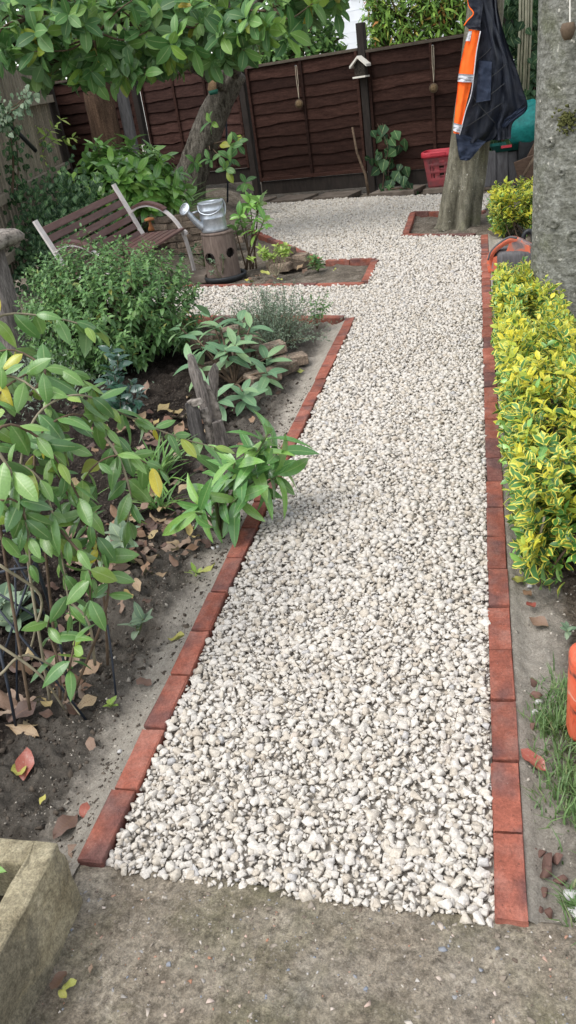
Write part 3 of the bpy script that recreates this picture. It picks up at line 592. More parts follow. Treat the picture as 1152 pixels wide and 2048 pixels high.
# ================================================================== TREES (trunks; crowns follow with the plants)
def trunk(pts, rad, n=28, rows=26, flute=None, seed=0, noise=.03):
    p = curve(pts, rows); rr = np.interp(np.linspace(0, 1, rows), np.linspace(0, 1, len(rad)), rad); V = []; T = np.gradient(p, axis=0)
    for i in range(rows):
        t = nrm(T[i]); a = nrm(np.cross(t, [0, 1, 0])); b = np.cross(t, a); f = i / (rows - 1)
        for k in range(n):
            an = 2 * math.pi * k / n; q = 1 + (flute(an, f) if flute else 0) + noise * 2 * float(fbm(np.array(math.cos(an) * 2 + 5 + seed), np.array(math.sin(an) * 2 + f * 9), 3, seed))
            V.append(p[i] + rr[i] * q * (math.cos(an) * a + math.sin(an) * b))
    F = [(i * n + k, i * n + (k + 1) % n, (i + 1) * n + (k + 1) % n, (i + 1) * n + k) for i in range(rows - 1) for k in range(n)] + [tuple(range(n - 1, -1, -1)), tuple((rows - 1) * n + k for k in range(n))]
    return np.array(V), F
MAG = thing('magnolia_tree', (-4.2, 12.0, .12), 'leaning magnolia tree with broad green leaves filling the top left', 'tree')
mtop = np.array((-3.189, 12.000, 1.789))
part('trunk', *trunk([(-4.256, 11.984, 0.068), (-4.143, 12.016, 0.365), (-3.850, 12.034, 0.868), (-3.531, 12.032, 1.374), mtop], [.42, .27, .205, .19, .165], 40, 44, lambda a, f: .22 * max(0, 1 - f * 6) * math.cos(5 * a) + .05 * math.sin(9 * a + f * 5), 3, .12), m['magbark'], MAG, True)
for pts, r0 in (([mtop + [-.1, 0, -.25], mtop + [-.5, -.8, .25], mtop + [-.8, -1.8, .55], mtop + [-1.0, -3.2, .9]], .08), ([mtop + [0, 0, -.1], mtop + [.3, -.9, .35], mtop + [.9, -1.8, .6], mtop + [1.3, -2.6, .75]], .07), ([mtop + [-.1, 0, -.15], mtop + [-.9, -.5, .3], mtop + [-2.0, -1.0, .5]], .07), ([mtop + [0, 0, -.05], mtop + [.1, -.3, .8], mtop + [.2, -.8, 1.6]], .09)):
    q = curve(pts, 12); part('branch', *tube(q, np.linspace(r0, .018, 12), 8), m['magbark'], MAG, True)
V, F = tube([(-3.400, 11.627, 1.707), (-3.424, 11.620, 1.604), (-3.409, 11.624, 1.542)], [.05, .06, .05], 10); SF = thing('seed_feeder', (-3.429, 11.619, 1.503), 'seed feeder with a green cap end hanging on the magnolia trunk', 'bird feeder'); part('seed_tube', V, F, m['seed'], SF, True)
part('green_end', *tube([(-3.406, 11.595, 1.590), (-3.402, 11.596, 1.537)], [.068, .055], 12), m['greennet'], SF, True)
# bare brown trunk
t = thing('dead_tree', (-5.179, 11.850, 1.042), 'bare brown trunk rising behind the bright laurel', 'tree')
part('trunk', *trunk([(-5.158, 11.856, 0.359), (-5.152, 11.857, 1.365), (-5.156, 11.856, 1.871), (-5.098, 11.872, 2.524), (-5.000, 11.900, 3.193)], [.24, .20, .19, .17, .12], 24, 24, lambda a, f: .08 * math.cos(3 * a + f * 4), 9, .08), m['brownbark'], t, True)
part('limb', *tube(curve([(-5.079, 11.878, 2.522), (-5.017, 11.339, 2.833), (-5.216, 10.827, 3.147)], 10), np.linspace(.1, .03, 10), 8), m['brownbark'], t, True)
# jacket tree
JT = thing('fluted_tree', (-.22, 9.12, -.02), 'grey fluted tree trunk with the work jacket hung on it', 'tree')
part('trunk', *trunk([(-0.231, 9.080, -0.069), (-0.199, 9.100, 0.137), (-0.114, 9.100, 0.614), (-0.026, 9.100, 1.152), (0.035, 9.100, 1.575), (0.089, 9.100, 1.977), (0.157, 9.100, 2.580), (0.211, 9.100, 3.472)], [.19, .185, .175, .172, .17, .165, .15, .11], 64, 60, lambda a, f: (.34 * max(0, 1 - f * 1.4) + .02) * abs(math.cos(3 * a + .9)) * 1.6 - .3 * max(0, 1 - f * 1.4) + .05 * math.cos(3 * a) * max(0, 1 - f * 2) + .16 * max(0, .04 - f) / .04 * abs(math.cos(3.5 * a + .6)), 15, .025), m['smoothbark'], JT, True)
for a_, b_ in (((985, -160), (900, -420)), ((990, -250), (1100, -480))):
    part('branch', *tube(curve([(0.143, 9.100, 2.508), np.array((0.157, 9.100, 2.580)) * .5 + np.array((-0.170, 8.600, 3.434)) * .5 if a_[0] == 985 else np.array((0.440, 9.200, 3.047)), (-0.170, 8.600, 3.434) if a_[0] == 985 else (0.645, 9.300, 3.632)], 8), np.linspace(.1, .05, 8), 8), m['smoothbark'], JT, True)
# beech at right
BT = thing('beech_tree', (.575, 5.38, -.04), 'thick smooth grey trunk rising behind the yellow hedge at right', 'tree')
BTR = part('trunk', *trunk([(.58, 5.38, -.12), (.575, 5.38, .05), (.57, 5.38, .4), (.575, 5.38, 1.0), (.59, 5.38, 1.8), (.60, 5.40, 3.0), (.62, 5.45, 4.6)], [.37, .29, .264, .257, .254, .235, .2], 48, 60, lambda a, f: .02 * math.cos(4 * a + 1) + .10 * max(0, 1 - f * 9) * math.cos(6 * a), 27, .006), m['beechbark'], BT, True)
def knot(x, y, z, r, mat='beechbark'):
    d = nrm([x - .575, y - 5.38, 0]); V, F = lathe([(r * 1.25, -.01), (r, .012), (r * .55, .004), (r * .2, -.004)], 14, caps=False); Mx = np.stack([nrm(np.cross([0, 0, 1], d)), [0, 0, 1], d], 1); V = V * np.array([1, .85, 1]); part('knot', V @ Mx.T + np.array([x, y, z]) - np.array(BT.location), F, m[mat], BTR, True, world=False)
for px_, z_, r_ in ((-2.35, 1.06, .025), (-2.2, .62, .03), (-1.75, .55, .04), (-1.7, 1.55, .035), (-2.05, .9, .018), (-1.62, .95, .03)): knot(.575 + .268 * math.cos(px_), 5.38 + .268 * math.sin(px_), z_, r_)
V = np.array([(.575 + .275 * math.cos(a) + rng.normal(0, .004), 5.38 + .275 * math.sin(a), 1.17 + rng.normal(0, .03)) for a in rng.normal(-1.95, .09, 90)]); V, F = scatter([hull(8, (1, 1, 1), 5)], V, rng.uniform(.006, .016, 90), rrot(90, 1), np.zeros(90, int)); part('moss_patch', V, F, surf('moss', [(.3, (.045, .05, .012)), (.7, (.10, .10, .03))], 40, .95, .5, 200), BT, kind='stuff')
V, F = lathe([(.0, .03), (.03, .028), (.04, .0), (.03, -.03), (.018, -.05)], 12); pf = thing('coconut_feeder', (0.459, 5.060, 1.590), 'small brown hanging feeder on a pale cord in front of the thick trunk', 'bird feeder'); part('shell', V + np.array((0.459, 5.060, 1.604)), F, m['twig'], pf, True); part('cord', *tube([(0.458, 5.060, 1.987), (0.468, 5.060, 1.632)], .004, 5), m['cream'], pf)

# ================================================================== BENCH
BN = thing('garden_bench', (-3.297, 8.009, .0), 'slatted garden bench with pale metal ends and dark brown slats', 'bench', None, (R(2.6), R(-4.7), R(79.1)))
BLn = 1.31
def lp(name, VF, mat, par=BN, sm=False): return part(name, VF[0], VF[1], m[mat], par, sm, world=False)
for x in (-.015, -BLn + .015):
    e = [(x, .115, .62), (x, .0, .675), (x, -.13, .69), (x, -.27, .645), (x, -.38, .55), (x, -.45, .42), (x, -.485, .22), (x, -.50, 0)]
    f = lp('end_frame', sweep(curve([(x, .225, .90), (x, .20, .84), (x, .10, .62), (x, .0, .385)], 14), (1, 0, 0), .05, .022), 'castmetal')
    lp('arm_arch', sweep(curve(e, 26), (1, 0, 0), .046, .018), 'castmetal', f); lp('seat_rail', sweep(curve([(x, 0, .385), (x, -.1, .405), (x, -.28, .43), (x, -.46, .435), (x, -.485, .40)], 16), (1, 0, 0), .05, .02), 'castmetal', f)
    lp('leg', sweep(curve([(x, .0, .39), (x, .05, .2), (x, .14, 0)], 10), (1, 0, 0), .046, .02), 'castmetal', f)
    lp('armrest', sweep(curve([(x, .06, .675), (x, -.03, .705), (x, -.13, .712), (x, -.24, .68), (x, -.30, .645)], 14), (1, 0, 0), .062, .026), 'slat')
for k in range(6):
    f = .06 + k * .158; y = .0 + .215 * f; z = .40 + .47 * f; lp('back_slat', box((-BLn / 2, y + .02, z), (BLn - .05, .020, .061), 0, .004, (-.42, 0)), 'slat')
for k in range(6): lp('seat_slat', box((-BLn / 2, -.035 - k * .083, .418 + .008 * k), (BLn - .05, .066, .022), 0, .004, (-.09, 0)), 'slat')
tt = thing('toadstool_ornament', (-3.266, 8.131, 0.427), 'small rusty toadstool ornament beside the bench seat', 'ornament'); q = np.array((-3.269, 8.131, 0.413)); part('stem', *lathe([(.035, 0), (.028, .03), (.014, .06), (.014, .1)], 12, q), m['rust'], tt, True); part('cap', *lathe([(.014, .095), (.055, .10), (.048, .118), (.012, .128)], 14, q), m['rust'], tt, True)

# ================================================================== STUMP AND WATERING CAN
SX, SY = -2.44, 7.68
ST = thing('hollow_log', (SX, SY, -.03), 'upright hollow log with round holes, standing in the triangular bed', 'log')
n, rows = 150, 70; holes = [(-2.02, .185, .05), (-.62, .215, .045)]; V = []
for i in range(rows):
    z = -.03 + .435 * i / (rows - 1); r0 = .168 - .020 * i / (rows - 1)
    for k in range(n):
        a = 2 * math.pi * k / n; V.append([a, z, r0 * (1 + .05 * math.cos(2 * a + 1) + .02 * math.cos(5 * a))])
V = np.array(V); F = []
for ha, hz, hr in holes:
    dx = ((V[:, 0] - ha + math.pi) % (2 * math.pi) - math.pi) * .16; dz = V[:, 1] - hz; d = np.hypot(dx, dz); near_ = (d > hr * .88) & (d < hr * 1.12); s_ = hr / np.maximum(d, 1e-6); V[near_, 0] = ha + dx[near_] * s_[near_] / .16; V[near_, 1] = hz + dz[near_] * s_[near_]
for i in range(rows - 1):
    for k in range(n):
        f = (i * n + k, i * n + (k + 1) % n, (i + 1) * n + (k + 1) % n, (i + 1) * n + k); a0 = V[i * n + k]; c0 = a0[1] + .003; ca = a0[0] + math.pi / n
        if any(math.hypot(((ca - ha + math.pi) % (2 * math.pi) - math.pi) * .16, c0 - hz) < hr * .93 for ha, hz, hr in holes): continue
        F.append(f)
W3 = np.stack([SX + V[:, 2] * np.cos(V[:, 0]), SY + V[:, 2] * np.sin(V[:, 0]), V[:, 1]], 1); part('log_wall', W3, F, m['log'], ST, True)
part('hollow', *lathe([(.118, -.02), (.112, .385)], 24, (SX, SY, 0)), m['logshade'], ST, True)  # solid drum behind the holes, shade painted into its colour
for ha, hz, hr in holes:
    c0 = np.array([SX + .158 * math.cos(ha), SY + .158 * math.sin(ha), hz]); d = np.array([math.cos(ha), math.sin(ha), 0]); q = curve([c0 + d * .004, c0 - d * .03, c0 - d * .06], 4); part('hole_rim', *tube(q, hr * 1.02, 20, False), m['logshade'], ST, True)
part('top', *lathe([(.151, .385), (.156, .398), (.150, .408), (.10, .410), (.02, .409)], 48, (SX, SY, 0), fn=lambda a, z: 1 + .05 * math.cos(2 * a + 1) + .02 * math.cos(5 * a)), m['log'], ST, True)
V, F = lathe([(.175, -.05), (.205, -.03), (.212, .0), (.198, .012), (.182, -.01)], 36, (SX + .02, SY - .01, 0), caps=False); solo('saucer', V, F, m['black'], 'dark round tray under the hollow log', 'tray', None, True)
WC = thing('watering_can', (SX - .012, SY - .01, .411), 'galvanised watering can standing on the hollow log', 'watering can', None, (0, 0, R(15.7)))
lp('body', lathe([(.0, .002), (.118, .002), (.124, .01), (.121, .03), (.118, .12), (.122, .125), (.118, .132), (.116, .19), (.121, .195), (.116, .202), (.115, .252), (.121, .262), (.116, .266), (.108, .255), (.106, .2)], 40, caps=False), 'zinc', WC, True)
V, F = lathe([(.0, .262), (.112, .262)], 40, caps=False); keep = [f for f in F if np.mean([V[i][1] for i in f]) < .045]; lp('half_lid', (V + np.array([0, 0, .003]), keep), 'zinc', WC)
lp('spout', tube(curve([(-.10, -.03, .05), (-.15, -.045, .10), (-.20, -.06, .175), (-.225, -.065, .215)], 14), np.linspace(.036, .02, 14), 14), 'zinc', WC, True)
V, F = lathe([(.018, -.04), (.03, -.015), (.058, .006), (.060, .014), (.05, .020), (.0, .024)], 24); ax = nrm([-.55, -.62, .56]); e1 = nrm(np.cross(ax, [0, 0, 1])); e2 = np.cross(ax, e1); rose = lp('rose', (V @ np.stack([e1, e2, ax]) + np.array([-.235, -.075, .235]), F), 'zinc', WC, True)
for rr in (.015, .03, .043):
    q = np.array([(rr * math.cos(a), rr * math.sin(a), .0225) for a in np.linspace(0, 2 * math.pi, 21)]); lp('rose_ring', tube(q @ np.stack([e1, e2, ax]) + np.array([-.235, -.075, .235]), .002, 4, False), 'greyplank', rose)
lp('brace', tube([(-.118, -.03, .20), (-.19, -.055, .19)], .009, 8), 'zinc', WC, True)
lp('carry_handle', tube(curve([(-.121, .0, .245), (-.105, -.085, .19), (-.02, -.135, .165), (.07, -.115, .19), (.121, 0, .245)], 22), .0065, 8), 'zinc', WC, True)
lp('back_handle', tube(curve([(.08, .08, .25), (.11, .115, .255), (.13, .135, .2), (.115, .12, .12), (.085, .08, .09)], 18), .010, 8), 'zinc', WC, True)

# ================================================================== LOOSE BRICKS
OB = []
for k in range(5):
    random.seed(90 + k); V, F = box((0, 0, 0), (.215, .105, .068), 0, .009, seg=2, jit=.0028); OB.append(mk('loose_brick', V, F, m['oldbrick']))
def loose(x, y, z, yaw, label, group, tilt=(0, 0), sc=(1, 1, 1)):
    o = bpy.data.objects.new('loose_brick', OB[int(rng.integers(0, 5))]); o.location = (x, y, z); o.rotation_euler = (tilt[0], tilt[1], yaw); o.scale = sc; link(o); tag(o, label, 'brick', group)
LB = 'old mossy brick in the low stepped pile behind the rhododendron'
for x, y, z, a in ((-1.80, 5.30, .03, .5), (-1.60, 5.14, .03, .6), (-1.38, 5.00, .03, .5), (-1.20, 4.86, .0, .55), (-1.72, 5.16, .10, 1.3), (-1.52, 5.00, .10, .5), (-1.33, 4.86, .08, .6), (-1.62, 4.82, .12, 1.9), (-1.48, 4.72, .11, 1.9), (-1.22, 4.66, .01, .9), (-1.30, 4.52, .02, .7), (-1.62, 5.0, .165, .55), (-1.86, 5.12, .10, .6), (-1.45, 4.62, .03, .5), (-1.65, 4.7, .04, .5)): loose(x, y, z, a + rng.normal(0, .08), LB, 'bricks piled in the left bed', (rng.normal(0, .05), rng.normal(0, .05)))
LB = 'old brick in the small stack beside the pale-leaved shrub'
for x, y, z, a in ((-1.93, 7.86, 0, -.3), (-1.73, 7.80, 0, -.3), (-1.90, 7.85, .07, -.35), (-1.71, 7.79, .07, -.2), (-1.84, 7.82, .14, -.5), (-1.88, 7.74, .0, -.3)): loose(x, y, z, a, LB, 'bricks stacked in the triangular bed', (rng.normal(0, .04), rng.normal(0, .04)))
LB = 'old stone-coloured brick in the rough wall between the bench and the watering can'
for k in range(6):
    for j in range(5): 
        if (k > 2 and j > 3) or (k > 4 and j > 1): continue
        loose(-3.62 + j * .205 + (.1 if k % 2 else 0) + rng.normal(0, .01), 9.25 - j * .03 + rng.normal(0, .02), .0 + k * .072, rng.normal(-.15, .06), LB, 'bricks of the rough wall behind the bench', (rng.normal(0, .03), rng.normal(0, .03)))
V, F = box((-2.72, 8.55, .07), (.34, .26, .26), .2, .03, seg=2, jit=.012); solo('stone_block', V, F, m['slab'], 'mossy square stone block between the bench and the hollow log', 'stone')
V, F = box((-2.82, 7.72, -.01), (.42, .34, .07), .12, .008, jit=.003); solo('paving_slab', V, F, m['slab'], 'square brown paver under the front foot of the bench', 'paving slab')

# ================================================================== DRIFTWOOD
DW = thing('driftwood_sculpture', (-1.36, 3.56, -.03), 'weathered split-wood ornament with two pointed prongs in the left bed', 'ornament')
def slab_(pts, Y, th, mat, name, bevel=True):
    p = np.array(pts); V, F = prism(p, np.array([.25 * th, th, 0]) * .6)
    bm = bmesh.new(); vs_ = [bm.verts.new(v) for v in V]; [bm.faces.new([vs_[i] for i in f]) for f in F]; bmesh.ops.recalc_face_normals(bm, faces=list(bm.faces)); bmesh.ops.bevel(bm, geom=list(bm.edges), offset=.003, segments=1, affect='EDGES')
    bmesh.ops.triangulate(bm, faces=list(bm.faces)); bmesh.ops.subdivide_edges(bm, edges=[e for e in bm.edges if e.calc_length() > .03], cuts=2, use_grid_fill=True); bm.verts.index_update(); V = np.array([v.co[:] for v in bm.verts]); F = [tuple(v.index for v in f.verts) for f in bm.faces]; bm.free()
    V = V + np.stack([fbm(V[:, 2] * 30, V[:, 0] * 30 + V[:, 1] * 20, 2, 5), fbm(V[:, 2] * 28, V[:, 0] * 30, 2, 7), 0 * V[:, 0]], 1) * .005
    return part(name, V, F, m[mat], DW)
slab_([(-1.399, 3.600, 0.468), (-1.381, 3.600, 0.454), (-1.358, 3.600, 0.361), (-1.347, 3.600, 0.257), (-1.341, 3.600, 0.150), (-1.342, 3.600, 0.073), (-1.372, 3.600, 0.058), (-1.384, 3.600, 0.163), (-1.397, 3.600, 0.281), (-1.407, 3.600, 0.377)], 3.6, .05, 'drift', 'tall_prong')
slab_([(-1.344, 3.690, 0.333), (-1.308, 3.690, 0.381), (-1.293, 3.690, 0.351), (-1.310, 3.690, 0.273), (-1.336, 3.690, 0.178), (-1.352, 3.690, 0.217)], 3.69, .045, 'drift', 'short_prong')
slab_([(-1.341, 3.600, 0.106), (-1.298, 3.600, 0.110), (-1.281, 3.600, -0.035), (-1.343, 3.600, -0.049)], 3.6, .06, 'drift', 'foot')
slab_([(-1.358, 3.640, 0.316), (-1.341, 3.640, 0.294), (-1.314, 3.640, 0.218), (-1.299, 3.640, 0.125), (-1.316, 3.640, 0.060), (-1.346, 3.640, 0.073), (-1.355, 3.640, 0.183)], 3.64, .03, 'driftbark', 'bark_strip')
slab_([(-1.418, 3.500, 0.253), (-1.381, 3.500, 0.256), (-1.367, 3.500, 0.197), (-1.362, 3.500, 0.031), (-1.418, 3.500, 0.017), (-1.427, 3.500, 0.142)], 3.5, .05, 'driftdark', 'low_plank')
slab_([(-1.406, 3.490, 0.266), (-1.349, 3.490, 0.271), (-1.334, 3.490, 0.244), (-1.376, 3.490, 0.236)], 3.49, .07, 'driftbark', 'bark_edge')
slab_([(-1.367, 3.530, 0.201), (-1.335, 3.530, 0.210), (-1.323, 3.530, 0.146), (-1.334, 3.530, 0.005), (-1.361, 3.530, 0.004), (-1.353, 3.530, 0.126)], 3.53, .05, 'driftbark', 'bark_strip')

# ================================================================== LOG TABLE AT THE LEFT EDGE
LT = thing('log_seat', (-3.45, 5.3, 0), 'rough log slice on a stump at the left edge behind the honeysuckle', 'log table')
q = np.array((-3.390, 5.300, 0.861)); V, F = lathe([(.02, -.06), (.20, -.055), (.25, -.03), (.26, .0), (.24, .035), (.22, .05), (.02, .05)], 40, q, fn=lambda a, z: 1 + .10 * math.sin(3 * a + z * 20) + .05 * math.sin(11 * a)); part('slice', V, F, m['driftbark'], LT, True)
LT_TOP = float(q[2]); q[2] = 0; part('stump', *lathe([(.17, -.05), (.13, .08), (.115, .3), (.12, LT_TOP - .05)], 24, q, fn=lambda a, z: 1 + .06 * math.sin(5 * a)), m['drift'], LT, True)

# ================================================================== JACKET
JK = thing('work_jacket', (-0.040, 8.780, 0.730), 'navy work jacket with orange panel and silver bands hung on the tree', 'jacket')
def loft(rows, Yf, nu=12, thick=.012, seed=0, amp=.02):
    """rows: list of (left point, right point); surface between with soft folds towards the camera"""
    rows = np.array(rows, float); nr = 40; tt = np.linspace(0, len(rows) - 1, nr); V = []
    Lc = curve(rows[:, 0], nr); Rc = curve(rows[:, 1], nr)
    for i in range(nr):
        for k in range(nu):
            u = k / (nu - 1); p = Lc[i] * (1 - u) + Rc[i] * u; w_ = np.linalg.norm(Rc[i] - Lc[i])
            d = amp * (math.sin(u * math.pi) * 1.2 + .45 * math.sin(u * 9 + i * .05 + seed) + .22 * math.sin(u * 21 - i * .13 + seed * 2) + 1.0 * float(fbm(np.array(u * 4 + seed), np.array(i * .16), 3, seed) * 1.8)) * min(1, w_ / .12)
            V.append(p + np.array([0, -1, 0]) * d)
    V = np.array(V); Fg = grid(nr, nu); n0 = len(V); V2 = V + np.array([0, thick, 0]); F = [tuple(f) for f in Fg] + [tuple(f[::-1] + n0) for f in Fg]
    bd = [k for k in range(nu)] + [i * nu + nu - 1 for i in range(1, nr)] + [(nr - 1) * nu + k for k in range(nu - 2, -1, -1)] + [i * nu for i in range(nr - 2, 0, -1)]
    F += [(bd[i], bd[i] + n0, bd[(i + 1) % len(bd)] + n0, bd[(i + 1) % len(bd)]) for i in range(len(bd))]
    return np.vstack([V, V2]), F
part('back_shell', *loft([((0.145, 8.830, 2.052), (0.180, 8.830, 2.046)), ((0.139, 8.830, 1.918), (0.191, 8.830, 1.879)), ((0.140, 8.820, 1.721), (0.246, 8.830, 1.666)), ((0.137, 8.820, 1.479), (0.339, 8.830, 1.418)), ((0.133, 8.820, 1.229), (0.411, 8.830, 1.193)), ((0.130, 8.820, 1.037), (0.448, 8.830, 1.027)), ((0.129, 8.820, 0.928), (0.319, 8.820, 0.922)), ((0.127, 8.820, 0.796), (0.300, 8.820, 0.788))], 0, 16, .012, 3, .05), m['navy'], JK, True)
part('hem_band', *loft([((0.198, 8.790, 0.939), (0.446, 8.800, 1.092)), ((0.197, 8.790, 0.869), (0.428, 8.800, 1.005))], 0, 8, .01, 4, .02), m['navy2'], JK, True)
part('lining', *loft([((-0.069, 8.750, 2.079), (0.157, 8.750, 2.045)), ((-0.054, 8.740, 1.961), (0.164, 8.750, 1.911)), ((-0.013, 8.730, 1.858), (0.188, 8.750, 1.771)), ((0.006, 8.730, 1.730), (0.221, 8.750, 1.589)), ((-0.016, 8.730, 1.561), (0.274, 8.760, 1.440)), ((-0.038, 8.730, 1.396), (0.255, 8.760, 1.299)), ((-0.084, 8.730, 1.218), (0.236, 8.760, 1.113)), ((-0.125, 8.730, 1.074), (0.207, 8.760, 0.966)), ((-0.177, 8.730, 0.919), (0.150, 8.760, 0.825)), ((-0.175, 8.730, 0.822), (0.065, 8.760, 0.786))], 0, 26, .012, 8, .052), m['navy'], JK, True)
for sm in ([(0.140, 8.655, 1.591), (0.068, 8.645, 1.537), (-0.031, 8.645, 1.479)], [(0.253, 8.670, 1.432), (0.191, 8.655, 1.384), (0.119, 8.645, 1.345)], [(0.215, 8.670, 1.115), (0.082, 8.645, 1.049), (-0.128, 8.645, 0.946)], [(0.243, 8.670, 1.278), (0.130, 8.645, 1.211), (-0.058, 8.645, 1.118)], [(-0.056, 8.645, 1.218), (0.015, 8.640, 1.117), (0.149, 8.660, 0.954)]): part('quilt_seam', *tube(curve(sm, 12), .0035, 5), m['black'], JK, True)
part('lower_hem', *loft([((-0.219, 8.700, 0.918), (0.065, 8.730, 0.797)), ((-0.208, 8.700, 0.802), (0.017, 8.720, 0.760)), ((-0.193, 8.700, 0.701), (-0.065, 8.720, 0.675)), ((-0.185, 8.700, 0.664), (-0.099, 8.720, 0.648))], 0, 10, .014, 12, .02), m['navy2'], JK, True)
OE = [(60, 938, 961), (80, 932, 958), (104, 926, 953), (142, 918, 948), (165, 916, 942), (187, 914, 937), (215, 911, 931), (244, 909, 926), (264, 907, 921)]
op = part('orange_panel', *loft([((-0.068, 8.600, 1.753), (0.032, 8.590, 1.724)), ((-0.126, 8.600, 1.580), (-0.006, 8.590, 1.564)), ((-0.166, 8.600, 1.432), (-0.033, 8.590, 1.398)), ((-0.191, 8.600, 1.250), (-0.082, 8.590, 1.236)), ((-0.209, 8.600, 1.135), (-0.117, 8.590, 1.124)), ((-0.228, 8.600, 0.987), (-0.154, 8.590, 0.970)), ((-0.235, 8.600, 0.919), (-0.179, 8.590, 0.904))], 0, 10, .012, 21, .018), m['hivis'], JK, True)
part('silver_band', *loft([((-0.171, 8.572, 1.413), (-0.028, 8.564, 1.386)), ((-0.182, 8.572, 1.349), (-0.048, 8.564, 1.324))], 0, 8, .006, 21, .018), m['tape'], JK, True)
part('silver_band', *loft([((-0.231, 8.572, 1.011), (-0.144, 8.564, 0.980)), ((-0.238, 8.572, 0.943), (-0.169, 8.564, 0.914))], 0, 8, .006, 21, .018), m['tape'], JK, True)
part('silver_band', *loft([((-0.072, 8.572, 1.738), (-0.042, 8.572, 1.734)), ((-0.101, 8.572, 1.664), (-0.061, 8.572, 1.658))], 0, 5, .006, 21, .012), m['tape'], JK, True)
part('orange_piping', *tube(curve([(-0.074, 8.660, 2.018), (-0.063, 8.640, 1.932), (-0.025, 8.620, 1.868), (-0.075, 8.620, 1.825), (-0.111, 8.620, 1.787)], 16), .006, 6), m['hivis'], JK, True)
part('collar_flap', *loft([((-0.077, 8.640, 2.055), (0.043, 8.630, 2.037)), ((-0.067, 8.640, 1.947), (0.059, 8.630, 1.940)), ((-0.030, 8.630, 1.873), (0.048, 8.620, 1.861)), ((-0.102, 8.630, 1.798), (0.034, 8.620, 1.778)), ((-0.068, 8.630, 1.754), (0.028, 8.620, 1.732))], 0, 8, .012, 5, .015), m['navy'], JK, True)
part('inner_pocket', *loft([((0.014, 8.640, 1.497), (0.129, 8.640, 1.473)), ((-0.021, 8.640, 1.151), (0.111, 8.640, 1.155))], 0, 8, .006, 30, .012), m['navy2'], JK, True)
part('zip', *tube(curve([(0.032, 8.570, 1.723), (-0.007, 8.570, 1.560), (-0.033, 8.565, 1.391), (-0.064, 8.565, 1.223), (-0.113, 8.565, 1.103), (-0.154, 8.565, 0.972), (-0.179, 8.565, 0.898)], 20), .005, 5), m['tape'], JK, True)

# ================================================================== BASKET AND CLUTTER AT THE BACK RIGHT
RB = thing('plastic_basket', (-.50, 12.02, .0), 'red plastic basket with slotted sides by the fence', 'basket', None, (0, 0, yawf + .1))
def rrect(w_, d_, z, n=64, e=5):
    a = np.linspace(0, 2 * math.pi, n, endpoint=False); c_, s_ = np.cos(a), np.sin(a); return np.stack([np.sign(c_) * np.abs(c_) ** (2 / e) * w_ / 2, np.sign(s_) * np.abs(s_) ** (2 / e) * d_ / 2, np.full(n, z)], 1)
n = 96; rows = 14; V = np.vstack([rrect(.36 + .10 * i / (rows - 1), .24 + .10 * i / (rows - 1), .02 + .40 * i / (rows - 1), n) for i in range(rows)]); F = []
for i in range(rows - 1):
    for k in range(n):
        c_ = V[i * n + k]; slot = i in (4, 5, 7, 8, 10) and k % 2 == 0 and ((abs(c_[1]) > abs(c_[0]) * .62 and -.13 < c_[0] < .13))
        if not slot: F.append((i * n + k, i * n + (k + 1) % n, (i + 1) * n + (k + 1) % n, (i + 1) * n + k))
F.append(tuple(range(n - 1, -1, -1))); bo = part('basket_wall', V, F, m['reddirty'], RB, True, world=False); md = bo.modifiers.new('thick', 'SOLIDIFY'); md.thickness = .005
V = np.vstack([rrect(.455, .335, .415, n), rrect(.495, .375, .405, n), rrect(.505, .385, .425, n), rrect(.500, .38, .470, n), rrect(.485, .365, .478, n), rrect(.465, .345, .470, n), rrect(.455, .335, .415, n)])
part('rim', V, [(i * n + k, i * n + (k + 1) % n, (i + 1) * n + (k + 1) % n, (i + 1) * n + k) for i in range(6) for k in range(n)], m['red'], RB, True, world=False)
for sg in (-1, 1): part('handle', *box((0, sg * .19, .445), (.20, .02, .05), 0, .006), m['red'], RB, world=False)
# plank planter with tray and sack
WP = thing('plank_planter', (.36, 11.55, 0), 'grey plank box behind the jacket tree holding a green tray', 'planter')
for c_, w_ in (((0.129, 11.435, 0.232), .145), ((0.272, 11.475, 0.211), .16), ((0.415, 11.516, 0.190), .165)): V, F = box(c_, (w_, .035, .42), .1, .006, jit=.002); part('plank', V, F, m['greyplank'], WP)
V, F = box((.40, 11.78, .2), (.6, .4, .36), .1, .01); part('box_back', V, F, m['greyplank'], WP)
TR_ = thing('garden_tray', (.42, 11.6, .42), 'dark green plastic tray with a red strip on the plank box', 'tray', None, (0, 0, .05)); V = np.vstack([rrect(.52, .36, 0, 64), rrect(.58, .42, .07, 64), rrect(.60, .44, .075, 64)]); part('tray', V, [(i * 64 + k, i * 64 + (k + 1) % 64, (i + 1) * 64 + (k + 1) % 64, (i + 1) * 64 + k) for i in range(2) for k in range(64)] + [tuple(range(63, -1, -1))], m['greentray'], TR_, True, world=False); part('red_strip', *box((-.10, -.225, .06), (.13, .012, .03)), m['red'], TR_, world=False)
V, F = hull(60, (1, .8, .9), 77, .05); q = np.array((0.630, 11.453, 0.693)); V = V * np.array([.36, .28, .30]) + q; V[:, 2] += .05 * fbm(V[:, 0] * 12, V[:, 1] * 12 + V[:, 2] * 9, 3, 4); solo('garden_sack', V, F, m['teal'], 'crumpled teal green sack between the jacket and the thick trunk', 'sack', None, True)
V, F = box((0.659, 11.600, 0.260), (.42, .45, .62), .15, .01); solo('crate', V, F, m['black'], 'dark crate under the teal sack', 'crate')
V, F = box((0.518, 11.199, 0.174), (.07, .05, .75), .1, .006, (0, .5)); solo('wooden_board', V, F, m['brownplank'], 'brown board leaning beside the plank box', 'board')
V, F = box((0.621, 11.106, 0.087), (.30, .04, .55), .1, .006, (0, -.25)); solo('wooden_board', V, F, m['brownplank'], 'wide brown board behind the yellow shrub at the thick trunk', 'board')
